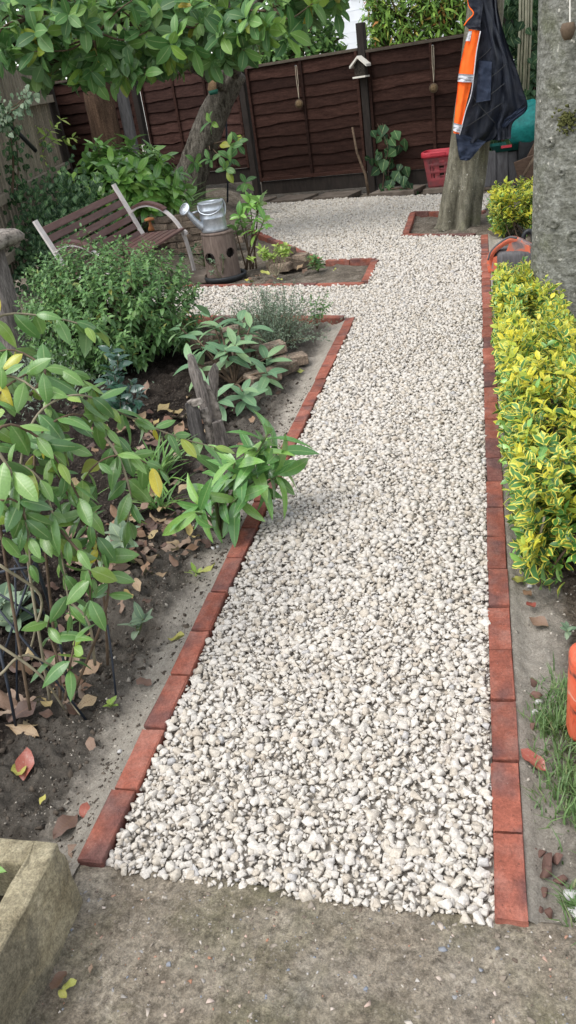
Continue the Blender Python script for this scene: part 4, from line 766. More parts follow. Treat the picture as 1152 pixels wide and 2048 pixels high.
SPD = thing('spade', (0.392, 10.575, 0.000), 'spade leaning diagonally next to the thick trunk', 'spade'); part('shaft', *tube([(0.504, 10.901, 0.154), (0.665, 11.002, 0.379)], .02, 8), m['twig'], SPD, True); part('blade', *tube([(0.404, 10.895, 0.005), (0.516, 10.905, 0.169)], [.05, .026], 8), m['black'], SPD, True)
CN = [((0.471, 11.657, 1.095), (0.512, 11.669, 2.335)), ((0.507, 11.668, 1.107), (0.546, 11.679, 2.331)), ((0.544, 11.678, 1.063), (0.580, 11.688, 2.326)), ((0.568, 11.685, 1.081), (0.609, 11.696, 2.323)), ((0.604, 11.695, 1.065), (0.643, 11.706, 2.318))]
for k, (a, b) in enumerate(CN): a = np.array(a); b = np.array(b); V, F = tube([a, (a + b) / 2 + [.01, 0, 0], b], .014, 8); solo('bamboo_cane', V, F, m['cane'], ['leftmost', 'second from left', 'middle', 'fourth from left', 'rightmost'][k] + ' of the five upright bamboo canes by the ivy', 'cane', 'bamboo canes', True)

# ================================================================== ORANGE MACHINE AND SLABS
OM = thing('garden_machine', (.2, 6.85, -.03), 'weathered orange plastic machine with a looped handle behind the hedge end', 'machine')
out_ = curve([(0.056, 6.800, -0.005), (0.046, 6.800, 0.087), (0.070, 6.800, 0.147), (0.129, 6.800, 0.203), (0.213, 6.800, 0.249), (0.289, 6.800, 0.234), (0.380, 6.800, 0.187)], 22); inn = curve([(0.111, 6.800, -0.010), (0.089, 6.800, 0.090), (0.101, 6.800, 0.152), (0.144, 6.800, 0.186), (0.213, 6.800, 0.218), (0.274, 6.800, 0.205), (0.373, 6.800, 0.141)], 22)
part('handle', *sweep((out_ + inn) / 2, (.2, 1, 0), .07, .045), m['orangep'], OM, True)
part('housing', *prism([(0.105, 6.800, 0.120), (0.159, 6.800, 0.131), (0.205, 6.800, 0.157), (0.228, 6.800, 0.217), (0.297, 6.800, 0.225), (0.380, 6.800, 0.179), (0.412, 6.800, -0.038), (0.079, 6.800, -0.027)], (.03, .10, 0), -.5), m['orangep'], OM)
part('edge_trim', *sweep(curve([(0.050, 6.740, 0.107), (0.070, 6.740, 0.167), (0.128, 6.740, 0.223), (0.212, 6.740, 0.266), (0.272, 6.740, 0.254)], 14), (.2, 1, 0), .02, .014), m['greyplank'], OM, True)
part('grip', *tube(curve([(0.324, 6.900, 0.188), (0.332, 6.900, 0.241), (0.362, 6.900, 0.269), (0.393, 6.900, 0.250), (0.401, 6.900, 0.180)], 16), .018, 8), m['black'], OM, True)
part('lower_casing', *box((.27, 6.86, .06), (.34, .26, .20), .2, .04, seg=3), m['greyplank'], OM, True)
V, F = box((.290, 1.66, .115), (.20, .085, .29), .08, .03, seg=4); solo('plastic_block', V, F, m['orangep2'], 'worn orange rounded plastic slab behind the grass at the right edge', 'plastic slab', None, True)
V, F = box((.300, 1.52, .08), (.20, .07, .24), .08, .03, seg=4); solo('plastic_block', V, F, m['orangep2'], 'worn orange rounded plastic slab nearest the camera at the right edge', 'plastic slab', None, True)

# ================================================================== PLANTER WALL, LOWER LEFT
PW = thing('planter_wall', (-.915, 1.04, -.04), 'old rendered concrete planter wall in the lower left corner', 'wall')
PWI = -.974
def rough_box(x0, x1, y0, y1, z0, z1, seed):
    bm = bmesh.new(); bmesh.ops.create_cube(bm, size=1)
    for v in bm.verts: v.co = Vector(((x0 + x1) / 2 + v.co.x * (x1 - x0), (y0 + y1) / 2 + v.co.y * (y1 - y0), (z0 + z1) / 2 + v.co.z * (z1 - z0)))
    bmesh.ops.bevel(bm, geom=list(bm.edges), offset=.005, segments=1, affect='EDGES'); bmesh.ops.triangulate(bm, faces=list(bm.faces))
    for _ in range(4): bmesh.ops.subdivide_edges(bm, edges=[e for e in bm.edges if e.calc_length() > .02], cuts=1); bmesh.ops.triangulate(bm, faces=list(bm.faces))
    bm.verts.index_update(); V = np.array([v.co[:] for v in bm.verts]); F = [tuple(v.index for v in f.verts) for f in bm.faces]; bm.free()
    o = np.stack([fbm(V[:, 1] * 30, V[:, 2] * 30, 4, seed), fbm(V[:, 0] * 30, V[:, 2] * 30, 4, seed + 1), fbm(V[:, 0] * 30, V[:, 1] * 30, 4, seed + 2)], 1); 
    st = (fbm(V[:, 1] * 9, V[:, 2] * 12 + V[:, 0] * 9, 4, seed + 5) > .02).astype(float)[:, None]      # flaked skin steps back
    return V + o * .006 - st * np.array([.006, .002, .003]), F
V, F = rough_box(PWI, -.912, .2, 1.045, -.06, .185, 3); part('side_wall', V, F, m['render'], PW, True)
V, F = rough_box(-1.9, PWI + .003, .990, 1.047, -.06, .180, 13); part('end_wall', V, F, m['render'], PW, True)
V, F = field(-1.9, -.97, .2, 1.0, .03, lambda x, y: .06 + .03 * fbm(x * 14, y * 14, 3, 4)); part('planter_soil', V, F, m['clod'], PW, True)

# ================================================================== WIRE FRAME IN THE LEFT BED
WO = thing('wire_obelisk', (-1.45, 1.85, 0), 'dark wire plant support standing in the honeysuckle', 'plant support')
for a, b, r_ in (((-1.283, 1.780, 0.665), (-1.293, 1.800, 0.197), .0055), ((-1.293, 1.800, 0.197), (-1.278, 1.720, -0.077), .004), ((-1.461, 1.800, 0.378), (-1.307, 1.800, 0.406), .0045), ((-1.307, 1.800, 0.406), (-1.241, 1.950, 0.531), .005), ((-1.459, 1.700, 0.114), (-1.307, 1.800, 0.406), .004), ((-1.372, 1.620, 0.238), (-1.388, 1.580, -0.054), .0045), ((-1.399, 1.700, 0.339), (-1.191, 1.660, -0.078), .004), ((-1.152, 1.850, 0.159), (-1.131, 1.750, -0.035), .0035), ((-1.402, 1.850, 0.381), (-1.412, 1.660, 0.012), .0035), ((-1.445, 1.900, 0.441), (-1.351, 1.850, 0.155), .0035), ((-1.471, 1.800, 0.323), (-1.305, 1.800, 0.171), .0035), ((-1.421, 1.860, 0.494), (-1.294, 1.860, 0.497), .004)):
    a = np.array(a); b = np.array(b); part('rod', *tube([a, (a + b) / 2 + [0, .004, .003], b], r_, 6), m['wire'], WO, True)

# ================================================================== PLANTS
def leaf(L=1., W=.4, fold=.25, curl=.25, a=1.0, b=.8, n=5, twist=0., wave=0., seed=0):
    """leaf along +x with normal +z; 2 quads across, folded on the midrib"""
    t = np.linspace(0, 1, n + 1); w_ = np.sin(np.pi * np.clip(t, 0, 1) ** a) ** b * W / 2; w_[0] = W * .03; w_[-1] = .0015 * L
    r = np.random.default_rng(seed); V, U = [], []
    for i in range(n + 1):
        x = t[i] * L; zc = -curl * L * t[i] ** 2
        for s_ in (-1, 0, 1):
            y = s_ * w_[i]; z = zc + fold * abs(y) + (wave * W * math.sin(t[i] * 9 + s_ * 2 + seed) if s_ else 0); V.append((x * (1 - .1 * curl * t[i]), y + twist * z, z)); U.append((.5 + .5 * s_, t[i]))
    F = []
    for i in range(n): a_ = i * 3; F += [(a_, a_ + 3, a_ + 4, a_ + 1), (a_ + 1, a_ + 4, a_ + 5, a_ + 2)]
    return np.array(V), np.array(F), np.array(U)
class Foliage:
    def __init__(s, plant, variants, mats, name='leaf'):
        """variants: list of (V,F,U); mats: material per variant"""
        s.p = plant; s.v = variants; s.m = mats; s.name = name; s.pos = []; s.rot = []; s.scl = []; s.k = []
    def add(s, p, d, n, scale, k=None):
        x = nrm(d); y = np.cross(nrm(n), x)
        if np.linalg.norm(y) < 1e-3: y = np.cross([.3, .8, .5], x)
        y = nrm(y); z = np.cross(x, y)
        s.pos.append(p); s.rot.append(np.stack([x, y, z], 1)); s.scl.append(scale); s.k.append(int(rng.integers(0, len(s.v))) if k is None else k)
    def build(s, most=300, rest='foliage'):
        if not s.pos: return
        pos = np.array(s.pos); rot = np.array(s.rot); scl = np.array(s.scl); kk = np.array(s.k); n = len(pos)
        idx = np.arange(n); chosen = np.zeros(n, bool)
        if n <= most: chosen[:] = True
        elif most > 0:
            tip = pos + rot[:, :, 0] * scl[:, None] * .5; sx, sy, q = screen(tip); vis = (np.abs(sx) < 590) & (np.abs(sy) < 1040) & (q > 0)
            facing = np.abs(np.einsum('ij,ij->i', rot[:, :, 2], nrm_rows(np.array([0, 0, CAM_H]) - tip)))
            order = np.argsort(q); cell = {}; rank = np.full(n, 99.)
            cs = max(6., .35 * float(np.median(scl)) * 1612.05 / float(np.median(q)))
            for i in order:
                if not vis[i]: continue
                c_ = (int(sx[i] // cs), int(sy[i] // cs)); rank[i] = cell.get(c_, 0); cell[c_] = rank[i] + 1
            score = rank - .6 * facing - .3 * scl / scl.max(); sel = np.argsort(score)[:most]; sel = sel[vis[sel]]; chosen[sel] = True
        loc = np.array(s.p.location); 
        meshes = [mk(s.name, V, F, mt, True, U) for (V, F, U), mt in zip(s.v, s.m)]
        for i in np.where(chosen)[0]:
            o = bpy.data.objects.new(s.name, meshes[kk[i]]); M4 = np.eye(4); M4[:3, :3] = rot[i] * scl[i]; M4[:3, 3] = pos[i] - loc
            link(o, s.p); o.matrix_basis = Matrix(M4.tolist())
        if (~chosen).any():
            mats = list(dict.fromkeys(s.m)); Vs, Fs, Us, Ms, nn = [], [], [], [], 0
            for k, (V, F, U) in enumerate(s.v):
                I = np.where((~chosen) & (kk == k))[0]
                if not len(I): continue
                W_ = np.einsum('nij,vj->nvi', rot[I], V) * scl[I][:, None, None] + (pos[I] - loc)[:, None, :]
                Vs.append(W_.reshape(-1, 3)); Fs.append((F[None] + (nn + np.arange(len(I)) * len(V))[:, None, None]).reshape(-1, 4)); Us.append(np.tile(U, (len(I), 1))); Ms.append(np.full(len(I) * len(F), mats.index(s.m[k]))); nn += len(I) * len(V)
            o = bpy.data.objects.new(rest, mk(rest, np.vstack(Vs), np.vstack(Fs), mats, True, np.vstack(Us))); o.data.polygons.foreach_set('material_index', np.concatenate(Ms).astype(np.int32)); link(o, s.p); o['kind'] = 'stuff'
def nrm_rows(a): return a / (np.linalg.norm(a, axis=1)[:, None] + 1e-9)
UPZ = np.array([0, 0, 1.])
def perp(t):
    a = nrm(np.cross(t, UPZ + .01)); return a, np.cross(a, nrm(t))
def opposite(fol, pts, spacing, size, n0=.15, droop=.35, angle=.9, taper=.75, rad=.004, plant=None, mat=None, stem='stem'):
    """a shoot with opposite leaf pairs"""
    p = np.array(pts, float); L = np.linalg.norm(np.diff(p, axis=0), axis=1).sum(); m_ = max(8, int(L / .03)); c_ = curve(p, m_)
    if plant is not None: part(stem, *tube(c_, np.linspace(rad, rad * .45, m_), 5), mat, plant, True)
    d = np.concatenate([[0], np.cumsum(np.linalg.norm(np.diff(c_, axis=0), axis=1))]); T = np.gradient(c_, axis=0); k = 0; s_ = L * n0
    while s_ < L:
        i = min(len(d) - 1, int(np.searchsorted(d, s_))); t = nrm(T[i]); a, b = perp(t); ph = (k % 2) * math.pi / 2 * .8 + rng.normal(0, .25)
        for sg in (-1, 1):
            o = (math.cos(ph) * a + math.sin(ph) * b) * sg; dr = nrm(t * math.cos(angle) + o * math.sin(angle) + UPZ * -droop * rng.uniform(.2, 1.9) + rng.normal(0, .2, 3)); nm = nrm(UPZ * 1.0 + np.array([.15, -.55, 0]) + t * .2 + rng.normal(0, .38, 3))
            fol.add(c_[i] + o * .003, dr, nm, size * (1 - (1 - taper) * s_ / L) * rng.uniform(.6, 1.25))
        k += 1; s_ += spacing * rng.uniform(.75, 1.3)
    t = nrm(T[-1])
    for sg in (-1, 1): a, b = perp(t); fol.add(c_[-1], nrm(t + a * sg * .5 + rng.normal(0, .15, 3)), UPZ + rng.normal(0, .2, 3), size * taper * rng.uniform(.6, .9))
def whorl(fol, p, axis, n, size, open_=1.1, droop=.1, jit=.15, var=.2):
    ax = nrm(axis); a, b = perp(ax); ph = rng.uniform(0, 6.28)
    for k in range(n):
        an = ph + k * 2.4; o = math.cos(an) * a + math.sin(an) * b; op = open_ * (.65 + .45 * (k / max(1, n - 1))) if n > 4 else open_
        d = nrm(ax * math.cos(op) + o * math.sin(op) - UPZ * droop * (k / n) + rng.normal(0, jit, 3)); fol.add(np.asarray(p) + ax * (-.008 * k * size / .1), d, nrm(ax + o * -.2 + rng.normal(0, .1, 3)), size * rng.uniform(1 - var, 1 + var))
def stem(plant, pts, r0, r1, mat='twig', n=5, name='stem'):
    c_ = curve(pts, max(6, 4 * len(pts))); part(name, *tube(c_, np.linspace(r0, r1, len(c_)), n), m[mat], plant, True)

# ------------------------------------------------------------------ variegated hedge
vL = [leaf(1, .56, .28, .30, .9, .75, 3, 0, .05, k) for k in range(5)] + [leaf(1, .48, .3, .15, .9, .75, 4, 0, .04, 9)]
def hedge(plant, boxes, nros, size):
    fol = Foliage(plant, vL + vL + vL, [m['l_varie']] * 6 + [m['l_yellow']] * 6 + [m['l_laurel']] * 6)
    for (x0, x1, y0, y1, h0, h1), n in zip(boxes, nros):
        for _ in range(n):
            y = rng.uniform(y0, y1); f = (y - y0) / (y1 - y0); h_ = (h0 + (h1 - h0) * f) * (1 + .26 * float(fbm(np.array(y * 4), np.array(x0 * 9 + 3), 3, 5))); u = rng.uniform(0, 1)
            # position on the rounded section: mostly the shell, some inside
            an = rng.uniform(-.9, math.pi + .9) if rng.random() < .72 else rng.uniform(-.2, math.pi + .2); rr = 1 - (rng.random() ** 2.2) * .55
            ex = np.sign(math.cos(an)) * abs(math.cos(an)) ** .55; ez = np.sign(math.sin(an)) * abs(math.sin(an)) ** .6
            wx = (x1 - x0) / 2 * (1 + .18 * float(fbm(np.array(y * 6), np.array(an * 2), 2, 8))); p = np.array([(x0 + x1) / 2 + ex * wx * rr, y + rng.normal(0, .02), max(.02, h_ * (.5 + .5 * ez * rr) + rng.normal(0, .018))])
            ax = nrm(np.array([ex * .9, rng.normal(-.15, .35), .55 + ez * .7]) + rng.normal(0, .25, 3)); top = p[2] / h_; yel = rng.random() < (.08 + .72 * sstep(.55, 1.05, top) * rr * (.5 + 1.1 * float(vn(np.array(p[1] * 5), np.array(p[0] * 5), 3) + .5))); n_ = int(rng.integers(5, 9)); sz = size * rng.uniform(.65, 1.25)
            ph = rng.uniform(0, 6.28); a, b = perp(ax)
            for k in range(n_):
                o = math.cos(ph + k * 2.4) * a + math.sin(ph + k * 2.4) * b; op = .5 + .95 * k / n_; d = nrm(ax * math.cos(op) + o * math.sin(op) + rng.normal(0, .12, 3)); kk = int(rng.integers(0, 6)) + (6 if yel and rng.random() < .85 and k < n_ - 1 else (12 if rng.random() < .12 + .5 * (1 - min(1, top * 1.4)) else 0))
                fol.add(p - ax * .012 * k * size / .06, d, nrm(ax - o * .3), sz * (.7 + .4 * k / n_), kk)
            if rng.random() < .12 and top > .5: stems.append((p - ax * .05, np.array([(x0 + x1) / 2 + rng.normal(0, .05), p[1] + rng.normal(0, .05), .0])))
    fol.build(300)
HG = thing('variegated_hedge', (.27, 4.2, -.04), 'low golden variegated hedge running along the right brick edging', 'hedge'); stems = []
hedge(HG, [(.085, .46, 2.33, 3.4, .40, .38), (.075, .45, 3.4, 4.9, .38, .36), (.08, .33, 4.8, 5.8, .34, .27), (.10, .60, 2.26, 2.75, .24, .34), (.30, .62, 2.3, 3.8, .36, .36)], [720, 800, 480, 300, 320], .053)
for a, b in stems[:40]: stem(HG, [b, (a + b) / 2 + rng.normal(0, .01, 3), a], .006, .003)
for y in (2.36, 2.42, 2.5): stem(HG, [(.17 + rng.normal(0, .03), y, -.04), (.16, y, .1), (.15 + rng.normal(0, .04), y - .02, .24)], .008, .004, 'palestem')
H2 = thing('variegated_shrub', (.30, 8.75, -.04), 'rounded golden variegated shrub between the jacket tree and the thick trunk', 'shrub'); stems = []
hedge(H2, [(.09, .56, 8.25, 8.9, .36, .40), (.12, .5, 8.2, 8.6, .2, .24)], [360, 150], .062)
for a, b in stems[:12]: stem(H2, [(b[0], b[1], -.03), (a + b) / 2, a], .007, .003)

# ------------------------------------------------------------------ honeysuckle-like shrub, left foreground
HS = thing('honeysuckle_shrub', (-1.45, 1.75, -.02), 'large shrub with drooping paired oval leaves filling the left foreground', 'shrub')
hl = [leaf(1, .44, -.38, .22 + .12 * k, .85, .8, 6, 0, .03, k) for k in range(6)]
HF = Foliage(HS, hl, [m['l_honey']] * 6)
HB = [
 [(-1.314, 1.680, -0.002), (-1.311, 1.780, 0.391), (-1.287, 1.850, 0.684), (-1.240, 1.950, 0.824), (-1.148, 2.050, 0.841), (-1.097, 2.200, 0.713), (-0.997, 2.300, 0.596), (-0.897, 2.400, 0.501)],
 [(-1.288, 1.700, 0.002), (-1.249, 1.800, 0.464), (-1.248, 1.900, 0.738), (-1.168, 2.000, 0.800), (-1.116, 2.100, 0.707), (-1.048, 2.120, 0.576)],
 [(-1.330, 1.600, 0.030), (-1.330, 1.750, 0.578), (-1.355, 1.900, 0.851), (-1.305, 2.050, 0.912), (-1.231, 2.150, 0.887), (-1.203, 2.250, 0.784)],
 [(-1.563, 2.150, 0.973), (-1.457, 2.250, 1.043), (-1.347, 2.350, 1.002), (-1.252, 2.450, 0.930)],
 [(-1.245, 1.720, 0.006), (-1.097, 1.800, 0.289), (-1.112, 1.850, 0.466), (-1.160, 1.850, 0.632), (-1.180, 1.850, 0.773)],
 [(-1.193, 1.850, -0.001), (-1.157, 1.880, 0.232), (-1.158, 1.900, 0.437), (-1.169, 1.900, 0.573), (-1.104, 1.950, 0.660), (-1.028, 2.000, 0.666), (-0.953, 2.050, 0.590)],
 [(-1.350, 1.750, 0.659), (-1.237, 1.750, 0.762), (-1.162, 1.750, 0.715), (-1.139, 1.720, 0.592), (-1.157, 1.720, 0.430), (-1.167, 1.700, 0.306)],
 [(-1.274, 1.700, 0.831), (-1.214, 1.750, 0.877), (-1.169, 1.800, 0.824), (-1.122, 1.800, 0.734), (-1.089, 1.800, 0.609), (-1.067, 1.800, 0.462)],
 [(-1.264, 1.660, 0.018), (-1.257, 1.700, 0.120), (-1.283, 1.740, 0.220), (-1.270, 1.750, 0.259)],
 [(-1.428, 1.950, 0.911), (-1.352, 2.000, 0.933), (-1.267, 2.000, 0.897), (-1.215, 2.000, 0.802), (-1.199, 1.980, 0.715)],
 [(-1.306, 1.620, 0.607), (-1.226, 1.620, 0.711), (-1.185, 1.650, 0.708), (-1.182, 1.660, 0.643)],
 [(-1.276, 2.000, 0.867), (-1.266, 2.100, 0.907), (-1.409, 2.200, 0.946), (-1.517, 2.200, 0.938)],
 [(-1.221, 1.680, 0.866), (-1.188, 1.680, 0.751), (-1.185, 1.660, 0.612), (-1.205, 1.650, 0.509)],
 [(-1.129, 1.720, 0.576), (-1.065, 1.700, 0.476), (-1.077, 1.680, 0.373)],
 [(-1.217, 1.620, 0.056), (-1.177, 1.640, 0.172), (-1.149, 1.660, 0.248)],
 [(-1.141, 2.100, 0.708), (-1.074, 2.050, 0.628), (-1.045, 2.000, 0.516), (-1.080, 1.980, 0.423)],
]
for k, pts in enumerate(HB): opposite(HF, pts, .040 if k != 3 else .06, .098 if k != 3 else .125, .40 if k in (0, 1, 2, 4, 5) else (.5 if k in (8, 14) else .15), .45, 1.15, .8, .005, HS, m['palestem'] if k % 3 == 0 else m['twig'])
for pts in ([(-1.362, 1.600, 0.281), (-1.270, 1.620, 0.149), (-1.259, 1.660, -0.021)], [(-1.386, 1.600, 0.162), (-1.320, 1.650, 0.197), (-1.245, 1.700, 0.092)], [(-1.336, 1.700, 0.477), (-1.278, 1.750, 0.340), (-1.312, 1.720, 0.235), (-1.337, 1.700, 0.175)], [(-1.204, 1.800, 0.040), (-1.182, 1.800, 0.214), (-1.262, 1.820, 0.292)], [(-1.287, 1.700, 0.119), (-1.245, 1.680, 0.001), (-1.213, 1.660, -0.039)]): stem(HS, pts, .005, .003, 'palestem')
HF.build(300)

# ------------------------------------------------------------------ dense small-leaved shrub in front of the bench
DS = thing('dense_shrub', (-2.42, 5.1, -.02), 'dense rounded bush of small mid-green leaves in front of the bench', 'shrub')
sl_ = [leaf(1, .48, .3, .35, .75, .8, 3, 0, 0, k) for k in range(4)]; DF = Foliage(DS, sl_, [m['l_shrub']] * 4)
ctr = np.array([-2.47, 5.08, .31])
for k in range(820):
    th = rng.uniform(0, 2 * math.pi); cz = rng.uniform(-.45, 1); rr = 1 - .5 * rng.random() ** 2.0; sxy = math.sqrt(max(0, 1 - cz * cz)); wv = 1 + .16 * float(fbm(np.array(th * 1.6), np.array(cz * 3), 3, 44))
    dirn = np.array([math.cos(th) * sxy, math.sin(th) * sxy, cz]); p = ctr + dirn * np.array([.63, .58, .55]) * rr * wv
    if p[2] < -.02: continue
    ax = nrm(dirn + UPZ * .7 + rng.normal(0, .25, 3)); a, b = perp(ax); L = rng.uniform(.10, .2)
    for j in range(7):
        q = p - ax * L * (j / 7.); ph = (j % 2) * 1.57 + k
        for sg in (-1, 1): o = (math.cos(ph) * a + math.sin(ph) * b) * sg; d = nrm(ax * (.75 - .06 * j) + o * (.5 + .08 * j) - UPZ * .08 * j + rng.normal(0, .1, 3)); DF.add(q, d, nrm(UPZ + ax * .5 + rng.normal(0, .2, 3)), .048 * (.6 + .11 * j) * rng.uniform(.8, 1.25))
    if k % 6 == 0: stem(DS, [(ctr[0] + dirn[0] * .1, ctr[1] + dirn[1] * .1, -.02), ctr + dirn * .2, p - ax * L, p], .005, .0018)
DF.build(300)

# ------------------------------------------------------------------ glossy laurel-like plant beside the path
SK = thing('glossy_shrub', (-1.06, 2.72, -.03), 'young glossy-leaved shrub leaning over the left brick edging', 'shrub')
kl = [leaf(1, .27, .25, .15 + .12 * k, .9, .7, 7, 0, .04, k) for k in range(5)]; KF = Foliage(SK, kl, [m['l_skimmia']] * 5)
b0 = np.array([-1.06, 2.72, -.03])
for tip, n_, ax in (((-0.822, 2.800, 0.372), 9, (.5, .2, .9)), ((-0.895, 2.800, 0.296), 9, (.1, -.2, 1)), ((-0.805, 2.840, 0.274), 9, (.8, .1, .45)), ((-0.947, 2.720, 0.293), 8, (-.3, -.3, .9)), ((-0.873, 2.740, 0.215), 9, (.5, -.4, .6)), ((-1.055, 2.700, 0.175), 8, (-.5, -.3, .6)), ((-1.102, 2.660, 0.141), 6, (-.6, -.5, .5)), ((-1.100, 2.600, 0.140), 5, (-.2, -.6, .1)), ((-0.953, 2.660, 0.160), 7, (.1, -.7, .4)), ((-1.047, 2.800, 0.202), 7, (-.4, .2, .8)), ((-0.802, 2.780, 0.203), 7, (.8, -.3, .2))):
    tip = np.array(tip); stem(SK, [b0, b0 * .5 + tip * .5 + np.array([0, 0, .03]), tip], .008, .0045, 'greenstem'); whorl(KF, tip, np.array(ax), n_, .165, 1.2, .35)
stem(SK, [b0 + [0, 0, -.02], b0 + [0, 0, .12], b0 + [.01, .02, .22]], .011, .008); KF.build(300)

# ------------------------------------------------------------------ rhododendron
RH = thing('rhododendron', (-1.45, 4.5, -.02), 'rhododendron with whorls of matt green leaves over the brick pile', 'shrub')
rl = [leaf(1, .36, .2, .12 + .14 * k, .95, .65, 5, 0, 0, k) for k in range(4)]; RF = Foliage(RH, rl, [m['l_rhodo']] * 4); b0 = np.array([-1.48, 4.5, -.02])
for tip, n_, ax in (((-1.591, 4.750, 0.276), 9, (0, 0, 1)), ((-1.384, 4.700, 0.275), 9, (.2, 0, 1)), ((-1.275, 4.600, 0.110), 9, (.3, -.1, 1)), ((-1.324, 4.150, 0.068), 10, (.1, -.3, 1)), ((-1.451, 4.050, 0.075), 8, (-.1, -.4, .8)), ((-1.233, 4.400, 0.083), 9, (.4, -.3, .9)), ((-1.698, 4.600, 0.250), 9, (-.3, 0, 1)), ((-1.450, 4.550, 0.217), 8, (.1, -.2, 1)), ((-1.663, 4.350, 0.190), 8, (-.4, -.2, .8)), ((-1.677, 4.850, 0.327), 8, (-.2, .1, 1)), ((-1.501, 4.500, 0.205), 7, (0, -.3, .8)), ((-1.470, 4.800, 0.299), 8, (0, 0, 1)), ((-1.853, 4.750, 0.296), 8, (-.4, 0, .9))):
    tip = np.array(tip); stem(RH, [b0, b0 * .45 + tip * .55 + np.array([0, 0, .02]), tip], .009, .005, 'twig'); whorl(RF, tip, np.array(ax), n_, .14, 1.3, .25)
RF.build(300)

# ------------------------------------------------------------------ grey feathery shrub
LV = thing('grey_shrub', (-1.42, 5.25, -.03), 'feathery grey-green shrub by the corner of the left bed', 'shrub'); gl = [leaf(1, .28, .2, .1, 1, .8, 2, 0, 0, k) for k in range(3)]; GF = Foliage(LV, gl, [m['l_grey']] * 3)
for k in range(360):
    th = rng.uniform(0, 6.283); el = rng.uniform(.15, 1.45); L = rng.uniform(.22, .43); d = np.array([math.cos(th) * math.cos(el), math.sin(th) * math.cos(el), math.sin(el)]); b_ = np.array([-1.40 + rng.normal(0, .09), 5.25 + rng.normal(0, .09), -.02]); c_ = curve([b_, b_ + d * L * .5 + UPZ * .02, b_ + d * L + UPZ * .02 * rng.normal()], 14)
    if k % 4 == 0: part('stem', *tube(c_, np.linspace(.0025, .001, 14), 4), m['twig'], LV)
    for j in range(3, 14):
        for q in range(3): GF.add(c_[j] + rng.normal(0, .004, 3), nrm(d * .6 + rng.normal(0, .6, 3)), rng.normal(0, 1, 3), rng.uniform(.014, .026))
GF.build(0)
SP = thing('leafy_sprig', (-1.16, 5.62, -.03), 'small leafy sprig at the corner of the left bed', 'plant'); SFl = Foliage(SP, sl_, [m['l_shrub']] * 4)
for k in range(7): q = np.array([-1.16 + rng.normal(0, .06), 5.62 + rng.normal(0, .04), rng.uniform(.14, .24)]); opposite(SFl, [(-1.16, 5.62, -.03), q * .5 + np.array([-.58, 2.81, .03]), q], .022, .04, .3, .1, .9, .7, .002, SP, m['twig'])
SFl.build(300)

# ------------------------------------------------------------------ dark glossy plant
DP = thing('dark_glossy_plant', (-2.0, 4.0, -.02), 'small upright plant with dark blue-green shiny leaves', 'plant'); dl = [leaf(1, .52, .3, .25, .8, .8, 4, 0, 0, k) for k in range(4)]; DPF = Foliage(DP, dl, [m['l_dark']] * 4)
for tip in ((-1.986, 4.000, 0.388), (-1.949, 3.980, 0.349), (-1.890, 3.950, 0.212), (-1.952, 3.900, 0.147), (-1.851, 3.950, 0.151), (-2.048, 4.000, 0.233)): tip = np.array(tip); opposite(DPF, [(-2.02, 3.98, -.02), (np.array([-2.02, 3.98, -.02]) + tip) / 2, tip], .033, .09, .2, -.05, 1.0, .8, .004, DP, m['twig'])
DPF.build(300)

# ------------------------------------------------------------------ strap-leaved clumps
def straps(name, base, n, L, w_, label, mat='strap', spread=.6, cat='plant', grp=None):
    t = thing(name, base, label, cat, grp); sv = [leaf(1, w_ / L * 1.0, .5, .35 + .2 * k, .55, .35, 6, 0, 0, k) for k in range(4)]; f = Foliage(t, sv, [m[mat]] * 4, 'leaf_blade')
    for k in range(n): th = rng.uniform(0, 6.283); el = rng.uniform(.55, 1.45); d = np.array([math.cos(th) * math.cos(el), math.sin(th) * math.cos(el), math.sin(el)]); f.add(np.array(base) + rng.normal(0, .025 * L / .3, 3) * [1, 1, 0], nrm(d), nrm(UPZ - d * .2 + rng.normal(0, .2, 3)), L * rng.uniform(.6, 1.15))
    f.build(300); return t
straps('strap_leaf_clump', (-1.52, 3.22, -.02), 60, .25, .014, 'bright green strap-leaved clump beside the split-wood ornament')
straps('strap_leaf_clump', (-1.40, 2.92, -.02), 34, .17, .010, 'small thin-leaved grassy clump among the brown leaves')
straps('daylily_clump', (-3.95, 10.6, .15), 130, .62, .022, 'arching strap-leaved clump at the foot of the magnolia', 'strap')
straps('daylily_clump', (-3.75, 10.0, .12), 70, .45, .02, 'lower strap-leaved clump right behind the bench arm', 'strap')

# ------------------------------------------------------------------ small plants in the left bed
def rosette(name, base, n, size, mat, label, wl=.55, open_=1.15, h_=.05, grp=None, stems_=3):
    t = thing(name, base, label, 'plant', grp); sv = [leaf(1, wl, .2, .25, .8, .7, 5, 0, .06, k) for k in range(4)]; f = Foliage(t, sv, [m[mat]] * 4)
    for j in range(stems_): q = np.array(base) + np.array([rng.normal(0, size * .45), rng.normal(0, size * .45), h_ * rng.uniform(.6, 1.4)]); stem(t, [base, (np.array(base) + q) / 2, q], .004, .003, 'greenstem'); whorl(f, q, UPZ + rng.normal(0, .25, 3), n, size, open_, .15)
    f.build(300)
rosette('primrose', (-1.340, 2.461, 0.000), 6, .085, 'l_sage', 'grey-green broad-leaved plant on the dark soil mound', .55, 1.0, .09)
rosette('seedling', (-1.335, 1.947, 0.000), 5, .055, 'l_honey', 'small shoot in the soil right of the wire support', .45, 1.0, .08, None, 2)
rosette('seedling', (-1.17, 2.05, -.03), 5, .06, 'l_sage', 'small pale-leaved seedling near the yellow leaf on the sand', .4, .9, .07, None, 2)
rosette('seedling', (-1.06, 2.42, -.03), 6, .045, 'l_lime', 'tiny pale rosette on the sandy strip by the bricks', .35, .9, .015, None, 1)
